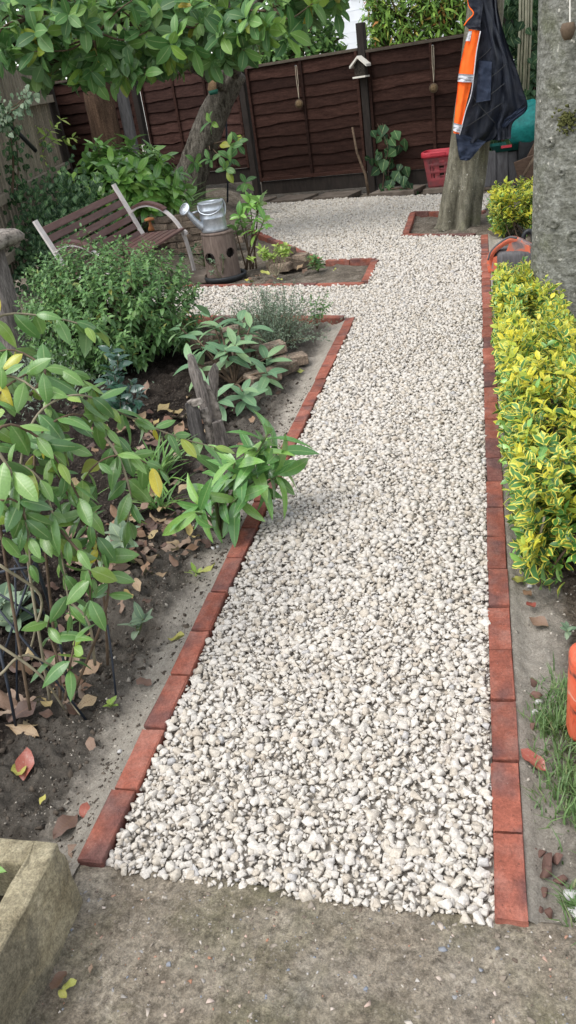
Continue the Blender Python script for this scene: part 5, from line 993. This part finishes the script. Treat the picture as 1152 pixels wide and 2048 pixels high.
rosette('foxglove', (-1.66, 2.12, -.02), 6, .11, 'l_sage', 'broad grey-leaved plant under the honeysuckle at the left edge', .6, 1.1, .06)
rosette('seedling', (-1.12, 1.69, -.03), 5, .028, 'l_lime', 'tiny lime green seedling in front of the brown leaves', .7, 1.1, .012, None, 1)
rosette('hosta', (-1.10, .93, .07), 6, .10, 'l_skimmia', 'glossy leaves spilling over the planter wall, lower left', .42, 1.1, .11, None, 3)
rosette('seedling', (0.236, 2.063, 0.000), 4, .03, 'l_sage', 'tiny grey seedling on the right soil strip', .5, 1.0, .01, None, 2)

# ------------------------------------------------------------------ plants in the triangular bed
TP = thing('young_laurel', (-2.28, 7.95, -.03), 'slender leafy shrub behind the hollow log in the triangular bed', 'shrub'); ll_ = [leaf(1, .42, .25, .2 + .1 * k, .9, .7, 5, 0, .03, k) for k in range(4)]; TF = Foliage(TP, ll_, [m['l_laurel']] * 4)
for tip, n_ in (((-2.273, 7.950, 0.491), 8), ((-2.159, 8.000, 0.586), 8), ((-2.090, 7.980, 0.513), 8), ((-2.210, 7.900, 0.423), 8), ((-2.019, 7.900, 0.427), 7), ((-2.134, 7.850, 0.355), 7), ((-2.318, 7.900, 0.387), 7), ((-2.068, 8.000, 0.590), 7)):
    tip = np.array(tip); b_ = np.array([-2.26 + rng.normal(0, .05), 7.95, -.03]); stem(TP, [b_, b_ * .5 + tip * .5, tip], .010, .005, 'twig'); whorl(TF, tip, UPZ + rng.normal(0, .35, 3), n_, .13, 1.15, .15)
TF.build(300)
PB = thing('lime_shrub', (-1.839, 7.362, 0.000), 'small bare-stemmed shrub with lime green leaf tufts', 'shrub'); bb = np.array((-1.839, 7.362, 0.000)); PF_ = Foliage(PB, sl_, [m['l_lime']] * 4)
for tip in ((-1.977, 7.400, 0.190), (-1.899, 7.400, 0.236), (-1.829, 7.450, 0.237), (-1.761, 7.450, 0.249), (-1.845, 7.350, 0.206), (-1.775, 7.400, 0.207), (-1.716, 7.400, 0.192), (-1.910, 7.350, 0.176)): tip = np.array(tip); stem(PB, [bb, bb * .55 + tip * .45 + rng.normal(0, .02, 3), tip], .006, .003, 'palestem'); [whorl(PF_, tip + rng.normal(0, .022, 3), UPZ + rng.normal(0, .4, 3), 8, .05, 1.1, .1) for _ in range(3)]
PF_.build(300)
def tuft(base, n, size, mat, label, hh=.12, name='small_shrub', sp=.06):
    t = thing(name, base, label, 'plant'); f = Foliage(t, sl_, [m[mat]] * 4); b_ = np.array(base)
    for k in range(n): q = b_ + np.array([rng.normal(0, sp), rng.normal(0, sp), hh * rng.uniform(.4, 1.2)]); stem(t, [b_, (b_ + q) / 2, q], .003, .002, 'greenstem'); whorl(f, q, UPZ + rng.normal(0, .3, 3), 6, size, 1.1, .1)
    f.build(300)
tuft((-1.48, 7.55, -.03), 10, .06, 'l_shrub', 'small yellow-green seedling shrub near the right of the triangular bed', .14)
tuft((-2.415, 7.527, -0.030), 9, .04, 'l_sage', 'small ivy-like sprig in front of the hollow log', .20, 'ivy_sprig', .05)
tuft((-2.8, 8.25, -.02), 16, .05, 'l_ivy', 'low dark leafy tuft under the bench front', .2, 'small_shrub', .12)

# ------------------------------------------------------------------ ivy
il = [leaf(1, .85, .15, .2, .6, .9, 4, 0, .08, k) for k in range(4)]
def ivy(name, label, pts, n, size, mat='l_ivy', spread=.1, most=300, normal=(0, -1, .3)):
    pts = np.array(pts, float); t = thing(name, pts[0], label, 'ivy'); f = Foliage(t, il, [m[mat]] * 4); L = curve(pts, 40)
    for k in range(0, 3): part('stem', *tube(L + rng.normal(0, spread * .3, 3), np.linspace(.008, .004, 40), 5), m['twig'], t)
    for k in range(n): q = L[int(rng.integers(0, 40))] + rng.normal(0, spread, 3) * [1, .5, 1]; f.add(q, nrm(np.array([rng.normal(0, .6), rng.normal(-.3, .3), -.7])), nrm(np.array(normal) + rng.normal(0, .35, 3)), size * rng.uniform(.6, 1.3))
    f.build(most); return t
ivy('ivy_plant', 'large-leaved ivy growing at the fence right of the birdhouse post', [fpt(1.80, .15, 0), fpt(1.85, .15, .3), fpt(1.92, .15, .55), fpt(1.78, .12, .85)], 40, .15, 'l_ivy', .12)
ivy('ivy_plant', 'low ivy leaves trailing on the slab left of the red basket', [fpt(1.9, .4, .05), fpt(2.15, .45, .06), fpt(2.3, .5, .05)], 22, .14, 'l_ivy', .08, 300, (0, -.5, 1))
ivy('ivy_curtain', 'curtain of dark ivy on the fence behind the bamboo canes', [fpt(3.55, .15, .2), fpt(3.7, .15, .9), fpt(3.75, .15, 1.5), fpt(3.8, .2, 2.2), fpt(3.8, .2, 2.9)], 900, .12, 'l_ivy', .24)
ivy('ivy_bush', 'dark ivy bush filling the corner left of the bench', [(-4.35, 7.9, .05), (-4.45, 8.2, .3), (-4.3, 8.5, .5), (-4.6, 8.9, .6)], 3200, .06, 'l_ivy', .25)
ivy('climbing_ivy', 'thin ivy strand climbing the left board fence', [(-4.875, 8.400, 0.840), (-4.747, 8.400, 1.175), (-4.574, 8.200, 1.504), (-4.462, 8.000, 1.705)], 140, .06, 'l_ivy', .07)
ivy('pale_climber', 'pale-leaved climbing sprig on the left board fence', [(-4.593, 8.000, 1.611), (-4.439, 8.000, 1.658), (-4.288, 8.000, 1.705), (-4.184, 8.000, 1.777)], 110, .055, 'l_sage', .06)
V, F = tube([(-4.638, 8.300, 1.583), (-4.564, 8.600, 1.270)], .022, 8); solo('black_pole', V, F, m['black'], 'black tool handle leaning against the left board fence', 'pole', None, True)
# pinnate yellowing plant behind the laurel
AS = thing('pinnate_seedling', (-4.9, 10.6, .1), 'yellow-green fern-like seedling in front of the dark corner', 'plant'); pf_ = [leaf(1, .32, .2, .2, .9, .8, 4, 0, 0, k) for k in range(3)]; AF = Foliage(AS, pf_, [m['l_lime']] * 3)
for pts in ([(-5.442, 10.400, 1.270), (-5.258, 10.400, 1.411), (-5.074, 10.400, 1.515)], [(-5.653, 10.400, 1.057), (-5.469, 10.400, 1.185), (-5.442, 10.400, 1.387), (-5.450, 10.400, 1.475)], [(-5.693, 10.300, 1.103), (-5.552, 10.300, 1.163), (-5.394, 10.300, 1.145)], [(-5.426, 10.400, 1.210), (-5.271, 10.500, 1.300), (-4.942, 10.400, 1.298)]): opposite(AF, pts, .075, .14, .1, .15, .9, .8, .004, AS, m['greenstem'])
AF.build(300)
# silver shrub low behind the honeysuckle
SL = thing('silver_shrub', (-2.75, 4.3, 0), 'low silvery small-leaved shrub between the log seat and the dense bush', 'shrub'); SLF = Foliage(SL, gl, [m['l_grey']] * 3)
for k in range(1500): q = np.array([-2.72 + rng.normal(0, .20), 4.35 + rng.normal(0, .25), .0]); q[2] = max(0, .26 * math.exp(-((q[0] + 2.72) / .3) ** 2) * rng.uniform(.3, 1.1)); SLF.add(q, nrm(rng.normal(0, 1, 3) + UPZ * .5), UPZ + rng.normal(0, .5, 3), rng.uniform(.02, .04))
SLF.build(0)

# ------------------------------------------------------------------ bright laurel behind the bench
LR = thing('laurel_bush', (-4.25, 9.75, .1), 'bright glossy laurel bush behind the bench', 'shrub'); lr = [leaf(1, .44, .2, .2 + .1 * k, .9, .7, 6, 0, .03, k) for k in range(5)]; LF = Foliage(LR, lr, [m['l_laurel']] * 5)
for k in range(130):
    th = rng.uniform(0, 6.283); cz = rng.uniform(-.15, 1); s_ = math.sqrt(1 - cz * cz); d = np.array([math.cos(th) * s_, math.sin(th) * s_, cz]); tip = np.array([-4.12, 9.6, .60]) + d * np.array([.74, .6, .62]) * rng.uniform(.65, 1.05)
    if tip[2] < .1: continue
    stem(LR, [(-4.2 + d[0] * .08, 9.75 + d[1] * .08, .05), np.array([-4.15, 9.75, .4]) + d * .3, tip], .010, .005, 'greenstem') if k % 3 == 0 else None
    whorl(LF, tip, d * .8 + UPZ * .6 + rng.normal(0, .2, 3), int(rng.integers(7, 11)), .185, 1.1, .2)
LF.build(300)

# ------------------------------------------------------------------ magnolia foliage
ml = [leaf(1, .52, .18, .10 + .1 * k, 1.15, .72, 6, 0, .03, k) for k in range(5)]; MF = Foliage(MAG, ml, [m['l_magnolia']] * 5)
def crown(fol, blobs, n, size, mat_branch, plant, hang=.25):
    for (c_, r_, w_) in blobs:
        c_ = np.array(c_); r_ = np.array(r_)
        for k in range(int(n * w_)):
            d = nrm(rng.normal(0, 1, 3)); p = c_ + d * r_ * rng.random() ** .4; ax = nrm(d * .6 + np.array([0, -.25, .35]) + rng.normal(0, .4, 3))
            whorl(fol, p, ax, int(rng.integers(5, 9)), size * rng.uniform(.8, 1.15), 1.15, hang)
            if k % 4 == 0: stem(plant, [c_ + d * r_ * .1, c_ + d * r_ * .45 + rng.normal(0, .05, 3), p], .012, .005, 'twig', 5, 'branch')
CB = [((-4.256, 8.600, 2.467), (.7, .7, .42), 1), ((-3.711, 8.800, 2.222), (.75, .7, .48), 1.2), ((-3.270, 9.200, 2.211), (.7, .8, .45), 1.2), ((-2.663, 9.300, 2.127), (.6, .7, .40), 1.1), ((-2.011, 9.300, 2.209), (.55, .6, .32), .9), ((-1.564, 9.400, 2.234), (.4, .5, .22), .5), ((-4.151, 8.900, 2.016), (.45, .5, .30), .5), ((-3.198, 9.400, 1.975), (.3, .4, .18), .4), ((-3.516, 9.500, 2.835), (1.5, .6, .35), 1.0), ((-2.219, 9.600, 2.686), (1.0, .6, .3), .6), ((-3.849, 9.600, 1.893), (.22, .3, .2), .2), ((-4.535, 8.600, 2.292), (.3, .4, .2), .3), ((-2.505, 9.200, 1.948), (.2, .3, .12), .2)]
crown(MF, CB, 29, .20, 'magbark', MAG)
# side shoots low on the trunk
for c_, n_ in (((-3.643, 11.300, 0.914), 1), ((-3.527, 11.300, 0.776), 2), ((-3.391, 11.300, 0.976), 2), ((-3.222, 11.200, 0.874), 1), ((-2.966, 11.200, 0.964), 1), ((-3.414, 11.300, 1.118), 1), ((-3.167, 11.200, 0.590), 1), ((-3.337, 11.250, 0.697), 1)):
    for _ in range((n_ + 1) // 2): whorl(MF, np.array(c_) + rng.normal(0, .10, 3), np.array([rng.normal(.2, .4), -.5, .5]), 5, .165, 1.2, .45)
for q in ((-2.971, 11.200, 1.012), (-3.167, 11.200, 0.590), (-3.491, 11.300, 0.896)): stem(MAG, [(-3.722, 12.042, 0.918), np.array(q) * .5 + np.array((-3.722, 12.042, 0.918)) * .5, q], .012, .005, 'twig', 5, 'branch')
MF.build(300)

# ------------------------------------------------------------------ beyond the fence: shrub, conifer, house, trees
HO = thing('white_house', (-.35, 21.5, 0), 'white boarded house glimpsed above the fence between the trees', 'house')
V, F = box((-.35, 21.5, 2.3), (6.2, 3, 5.6), -.16, 0); part('wall', V, F, m['siding'], HO)
HX = np.array([math.cos(-.16), math.sin(-.16), 0]); HN = np.array([math.sin(-.16), -math.cos(-.16), 0]); hc = np.array([-.35, 21.5, 0]) + HN * 1.5
for k in range(22): V, F = box(hc + np.array([0, 0, .6 + k * .2]) + HN * .012, (6.2, .03, .185), -.16, 0, (.08, 0)); part('siding_board', V, F, m['siding'], HO)
wz = hc + HX * -1.55 + np.array([0, 0, 3.55]); V, F = box(wz + HN * .05, (1.0, .06, 1.2), -.16, 0); wf = part('window', V, F, m['siding'], HO)
V, F = box(wz + HN * .09, (.84, .03, 1.04), -.16, 0); part('pane', V - np.array(HO.location), F, m['glass'], wf, world=False)
V, F = prism([hc + HX * -3.4 + HN * .3 + [0, 0, 5.1], hc + HX * 3.4 + HN * .3 + [0, 0, 5.1], hc + HX * 3.4 - HN * 1.5 + [0, 0, 6.4], hc + HX * -3.4 - HN * 1.5 + [0, 0, 6.4]], (0, 0, .1)); part('roof', V, F, m['slab'], HO)
def bush(name, label, blobs, n, size, lf, mat, cat='tree', most=250, base=None, twigs=True):
    base = base if base is not None else (blobs[0][0][0], blobs[0][0][1], 0); t = thing(name, base, label, cat); f = Foliage(t, lf, [m[mat]] * len(lf))
    tot = sum(b[2] for b in blobs); part('trunk', *tube(curve([base, np.array(blobs[0][0]) * [1, 1, .5] + [0.05, 0, 0], blobs[0][0]], 10), np.linspace(.12, .04, 10), 8), m['brownbark'], t, True)
    for c_, r_, w_ in blobs:
        c_ = np.array(c_); r_ = np.array(r_)
        for k in range(int(n * w_ / tot)):
            d = nrm(rng.normal(0, 1, 3)); p = c_ + d * r_ * rng.random() ** .45
            f.add(p, nrm(d * .5 + rng.normal(0, .6, 3) - UPZ * .2), nrm(UPZ + d * .5 + rng.normal(0, .4, 3)), size * rng.uniform(.6, 1.3))
            if twigs and k % 60 == 0: stem(t, [np.array(blobs[0][0]) * .6 + c_ * .4, (c_ + p) / 2, p], .025, .008, 'twig', 5, 'branch')
    f.build(most); return t
bl_ = [leaf(1, .5, .25, .25, .9, .8, 3, 0, 0, k) for k in range(4)]; cl_ = [leaf(1, .22, .1, .2 + .1 * k, .6, .6, 3, 0, .2, k) for k in range(4)]
bush('broadleaf_shrub', 'leafy green shrub beyond the fence left of the white house', [((-2.725, 14.508, 2.036), (.6, .5, .5), 2), ((-3.360, 14.727, 1.983), (.6, .5, .5), 2), ((-2.263, 14.598, 1.972), (.2, .3, .35), .6), ((-2.938, 15.105, 2.566), (.9, .5, .6), 2)], 2600, .13, bl_, 'l_tree')
bush('conifer_tree', 'feathery green conifer with rusty tips beyond the right fence panel', [((-1.110, 14.141, 2.135), (.55, .5, .75), 2), ((-0.592, 14.146, 2.188), (.5, .5, .8), 2), ((-1.406, 14.042, 2.045), (.18, .3, .5), .8), ((-0.235, 14.134, 2.073), (.5, .4, .8), 1.5), ((-1.002, 14.571, 3.151), (1.3, .7, .8), 1.5)], 5200, .15, cl_, 'l_conifer')
bush('garden_tree', 'loose green tree beyond the fence behind the jacket and canes', [((0.442, 15.456, 2.156), (.8, .6, 1.0), 2), ((0.947, 15.129, 2.522), (1.0, .6, 1.0), 2), ((0.079, 15.910, 3.112), (1.2, .6, 1.2), 1)], 2600, .15, bl_, 'l_tree')
bush('garden_tree', 'tall leafy tree behind the far left corner of the garden', [((-7.511, 15.497, 3.692), (1.8, 1, 1.6), 2), ((-6.283, 16.420, 3.718), (1.6, 1, 1.6), 2), ((-5.066, 16.841, 3.333), (1.4, 1, 1.3), 2), ((-5.948, 16.733, 2.743), (1.6, .8, .9), 2), ((-7.392, 15.833, 2.692), (1.2, .8, 1.0), 2)], 5200, .2, bl_, 'l_tree')
JF = Foliage(JT, bl_, [m['l_tree']] * 4)  # leaves above the frame, out of view, added to cast shade
for c_, r_, n_ in (((-0.173, 9.400, 3.939), (1.6, 1.5, .5), 1350), ((0.442, 9.300, 3.924), (1.4, 1.4, .5), 1350), ((-0.895, 10.600, 3.994), (1.4, 1.2, .5), 1100)):
    for _ in range(n_): d = nrm(rng.normal(0, 1, 3)); JF.add(np.array(c_) + d * np.array(r_) * rng.random() ** .45, nrm(d * .5 + rng.normal(0, .6, 3) - UPZ * .2), nrm(UPZ + rng.normal(0, .4, 3)), .15 * rng.uniform(.6, 1.3))
JF.build(0, 'crown')

# ------------------------------------------------------------------ grass
def grass(name, n, xf, Lr, label, mat='blade'):
    P = np.array([xf() for _ in range(n)]); th = rng.uniform(0, 6.283, n); L = rng.uniform(*Lr, n); ln = rng.uniform(.2, .9, n); d = np.stack([np.cos(th), np.sin(th)], 1); sd_ = np.stack([-d[:, 1], d[:, 0]], 1) * .0022
    q = [];
    for f, w_ in ((0, 1), (.5, .8), (1, .05)): c_ = P + np.concatenate([d * (ln * L * f * f)[:, None], (L * f * (1 - .35 * f * ln))[:, None]], 1); s3 = np.concatenate([sd_ * w_, np.zeros((n, 1))], 1); q += [c_ - s3, c_ + s3]
    V = np.stack(q, 1).reshape(-1, 3); b_ = (np.arange(n) * 6)[:, None]; F = np.vstack([b_ + np.array([0, 1, 3, 2]), b_ + np.array([2, 3, 5, 4])]); U = np.tile(np.array([(0, 0), (1, 0), (0, .5), (1, .5), (0, 1), (1, 1)]), (n, 1))
    return structure(name, V, F, m[mat], True, U, 'stuff', label, 'grass')
def near_tuft():
    c_ = ((.185, 1.80, .03, .045), (.16, 1.70, .03, .03), (.20, 1.62, .05, .06), (.165, 1.47, .035, .06), (.215, 1.45, .04, .07), (.175, 1.15, .018, .025), (.225, 1.26, .02, .05))[int(rng.integers(0, 7))]; return (c_[0] + rng.normal(0, c_[2]), c_[1] + rng.normal(0, c_[3]), -.045)
grass('grass_tufts', 1300, near_tuft, (.03, .075), 'green grass tufts beside the orange slabs at the right edge')
grass('lawn_grass', 14000, lambda: (rng.uniform(.36, 1.1), rng.uniform(1.2, 5.4), -.04), (.02, .05), 'short lawn grass behind the yellow hedge')

# ================================================================== LITTER AND STONES
fl = [leaf(1, .62, .10, .10, 1, .7, 6, 0, .16, k) for k in range(3)] + [leaf(1, .55, -.5, -.35, 1, .7, 6, 0, .2, 7), leaf(1, .6, .5, -.3, 1, .75, 6, 0, .15, 8)]
FM = {k: [mk('fallen_leaf', V, F, m[k], True, U) for V, F, U in fl] for k in ('fallen', 'fallen_y', 'fallen_r')}
def dead(x, y, z, size, label, group=None, mat='fallen', yaw=None, k=None, tilt=.3):
    o = bpy.data.objects.new('fallen_leaf', FM[mat][int(rng.integers(0, 5)) if k is None else k]); o.location = (x, y, z + .012); o.rotation_euler = (rng.normal(0, tilt), rng.normal(0, tilt), rng.uniform(0, 6.28) if yaw is None else yaw); o.scale = (size,) * 3; link(o); tag(o, label, 'leaf', group)
def zl(x, y): return float(z_left(np.array(x), np.array(y)))
for k in range(160):
    x, y = -1.40 + rng.normal(0, .15), 2.68 + rng.normal(0, .26)
    if x > -1.08: continue
    dead(x, y, zl(x, y) + rng.uniform(0, .02), rng.uniform(.035, .085), 'curled brown fallen leaf in the drift left of the glossy shrub', 'brown leaf drift by the glossy shrub')
for k in range(60):
    x, y = -1.45 + rng.normal(0, .12), 1.72 + rng.normal(0, .13)
    if x > -1.2 and y > 1.9: continue
    dead(x, y, zl(x, y) + rng.uniform(0, .02), rng.uniform(.04, .10), 'brown fallen leaf under the stems of the honeysuckle', 'brown leaves under the honeysuckle')
for k in range(80):
    x, y = -1.75 + rng.normal(0, .25), 3.8 + rng.normal(0, .35); dead(x, y, zl(x, y), rng.uniform(.05, .10), 'brown fallen leaf on the dark soil behind the split-wood ornament', 'brown leaves behind the ornament')
for k in range(16): x, y = -2.05 + rng.normal(0, .28), 7.42 + rng.normal(0, .1) ; dead(x, y, -.03, rng.uniform(.05, .10), 'brown or yellow leaf on the soil of the triangular bed', 'leaves in the triangular bed', 'fallen' if k % 3 else 'fallen_y')
for (px_, py_, sz, mt, lb) in (
 ((-1.071, 2.064, 0.000), 0, .085, 'fallen_y', 'yellow-green fallen leaf on the sand beside the left bricks'), ((-1.026, 1.795, 0.000), 0, .06, 'fallen', 'small curled tan leaf on the sand by the left bricks'), ((-1.269, 1.402, 0.000), 0, .085, 'fallen_r', 'reddish fallen leaf on bare soil at the left edge'), ((-1.303, 1.455, 0.000), 0, .07, 'fallen_y', 'mottled yellow leaf just behind the reddish leaf at the left edge'),
 ((-1.189, 1.337, 0.000), 0, .03, 'fallen_y', 'tiny lime fallen leaf on the bare soil'), ((-1.051, 1.295, 0.000), 0, .085, 'fallen', 'pale tan fallen leaf near the first left bricks'), ((-1.040, 1.332, 0.000), 0, .05, 'fallen_r', 'small rust-red leaf near the first left bricks'), ((-1.026, 1.189, 0.000), 0, .075, 'fallen', 'tan leaf tucked between planter wall and bricks'),
 ((0.119, 2.400, 0.000), 0, .07, 'fallen_y', 'olive-yellow leaf on the soil under the near hedge end'), ((0.115, 2.315, 0.000), 0, .045, 'fallen', 'small brown leaf beside the white stone near the hedge'), ((0.123, 2.163, 0.000), 0, .075, 'fallen', 'tan leaf lying below the hedge end'), ((0.127, 2.246, 0.000), 0, .05, 'fallen_r', 'small dark red curled leaf below the hedge end'), ((0.130, 1.525, 0.000), 0, .07, 'fallen_r', 'red-brown leaf at the edge of the grass tufts'),
 ((-2.367, 6.491, -0.030), 0, .07, 'fallen', 'leaf at the far corner of the left bed'), ((0.446, 4.765, 0.000), 0, .05, 'fallen_r', 'orange leaf on the lawn beside the hedge'), ((-1.139, 4.708, 0.000), 0, .06, 'fallen_y', 'yellow leaf on the soil below the grey shrub'), ((-1.087, 2.459, 0.000), 0, .07, 'fallen_y', 'pale yellow leaf under the glossy shrub')):
    x, y, _ = px_; dead(x, y, zl(x, y) if x < -.96 and y < 5.8 else (-.035), sz, lb, None, mt, None, None, .15)
for q, sz, mt, lb in (((-0.875, 0.877, -0.030), .05, 'fallen', 'brown curled leaf on the concrete at the foot of the planter wall'), ((-0.842, 0.861, -0.030), .032, 'fallen_y', 'pale green leaf on the concrete beside the brown leaf'), ((-0.872, 0.837, -0.030), .026, 'fallen_y', 'bright green leaf on the concrete in front of the brown leaf'), ((-0.820, 0.878, -0.030), .018, 'fallen', 'tiny tan leaf on the concrete right of the green leaf')): dead(q[0], q[1], -.016, sz, lb, None, mt, None, None, .2)
WS = [mk('loose_stone', *hull(14, (1, .8, .6), 400 + k, .12), m['whitestone']) for k in range(4)]; RS = [mk('clay_lump', *hull(9, (1, .85, .7), 420 + k, .05), m['rubble']) for k in range(4)]
def pebble(q, r_, lb, meshes=WS, name='loose_stone', grp=None, cat='stone'):
    o = bpy.data.objects.new(name, meshes[int(rng.integers(0, 4))]); o.location = (q[0], q[1], q[2] + r_ * .35); o.rotation_euler = (rng.normal(0, .3), rng.normal(0, .3), rng.uniform(0, 6)); o.scale = (r_,) * 3; link(o); tag(o, lb, cat, grp)
pebble((-0.254, 1.076, -0.030), .012, 'single pale stone lying alone on the concrete'); pebble((-1.024, 1.520, -0.040), .012, 'white stone on the soil beside the left bricks'); pebble((0.136, 2.353, -0.040), .017, 'white stone near the hedge end beside a brown leaf'); pebble((0.119, 1.738, -0.040), .02, 'larger white stone at the edge of the grass tufts'); pebble((0.128, 1.782, -0.040), .017, 'smaller white stone behind the larger one by the grass'); pebble((0.155, 1.176, -0.030), .027, 'long pale stone beside the grass at the lower right edge'); pebble((0.159, 1.136, -0.030), .022, 'whitish stone at the lower right corner of the soil'); pebble((-1.065, 2.605, -0.030), .012, 'left of two small white stones under the glossy shrub'); pebble((-1.046, 2.616, -0.030), .012, 'right of two small white stones under the glossy shrub')
for k, q in enumerate(((0.118, 1.864, -0.040), (0.111, 1.684, -0.040), (0.123, 1.808, -0.040))): pebble(q, .02, ['reddish clay lump beside the right bricks, farthest of three', 'reddish clay lump beside the right bricks, nearest of three', 'reddish clay lump beside the right bricks, middle of three'][k], RS, 'clay_lump', None, 'clay lump')
for q, r_ in (((0.088, 1.288, -0.040), .017), ((0.106, 1.279, -0.040), .02), ((0.120, 1.255, -0.040), .032), ((0.110, 1.227, -0.030), .024), ((0.142, 1.270, -0.040), .024), ((0.140, 1.219, -0.040), .022), ((0.101, 1.184, -0.040), .02), ((0.074, 1.151, -0.040), .022), ((0.092, 1.138, -0.040), .02), ((0.112, 1.138, -0.040), .018)): pebble(q, r_, 'reddish clay lump in the heap near the last right brick', RS, 'clay_lump', 'clay lumps by the right bricks', 'clay lump')
# clods and grit
n = 22000; x = -.99 - rng.random(n) ** 1.3 * 1.5; y = rng.uniform(1.0, 4.6, n); d = -.965 - x; k_ = rng.random(n) < .35 + .65 * sstep(.1, .25, d); x, y = x[k_], y[k_]
V, F = scatter([hull(7, (1, .85, .7), 500 + k) for k in range(5)], np.stack([x, y, z_left(x, y)], 1), np.clip(rng.lognormal(math.log(.0042), .6, len(x)), .0018, .022), rrot(len(x), .6), rng.integers(0, 5, len(x))); structure('soil_crumbs', V, F, m['clod'], False, None, 'stuff', 'loose dark soil crumbs on the left bed', 'soil')
n = 2600; x = np.concatenate([-.97 - rng.random(n) * .28, .075 + rng.random(n) * .3]); y = np.concatenate([rng.uniform(1.1, 4, n), rng.uniform(1.06, 4, n)]); z = np.where(x < 0, z_left(x, y), z_right(x, y))
V, F = scatter([hull(7, (1, .85, .7), 520 + k) for k in range(5)], np.stack([x, y, z], 1), np.clip(rng.lognormal(math.log(.003), .5, len(x)), .0015, .012), rrot(len(x), .6), rng.integers(0, 5, len(x))); structure('sandy_grit', V, F, m['palegrit'], False, None, 'stuff', 'pale gritty sand crumbs beside the brick edgings', 'grit')
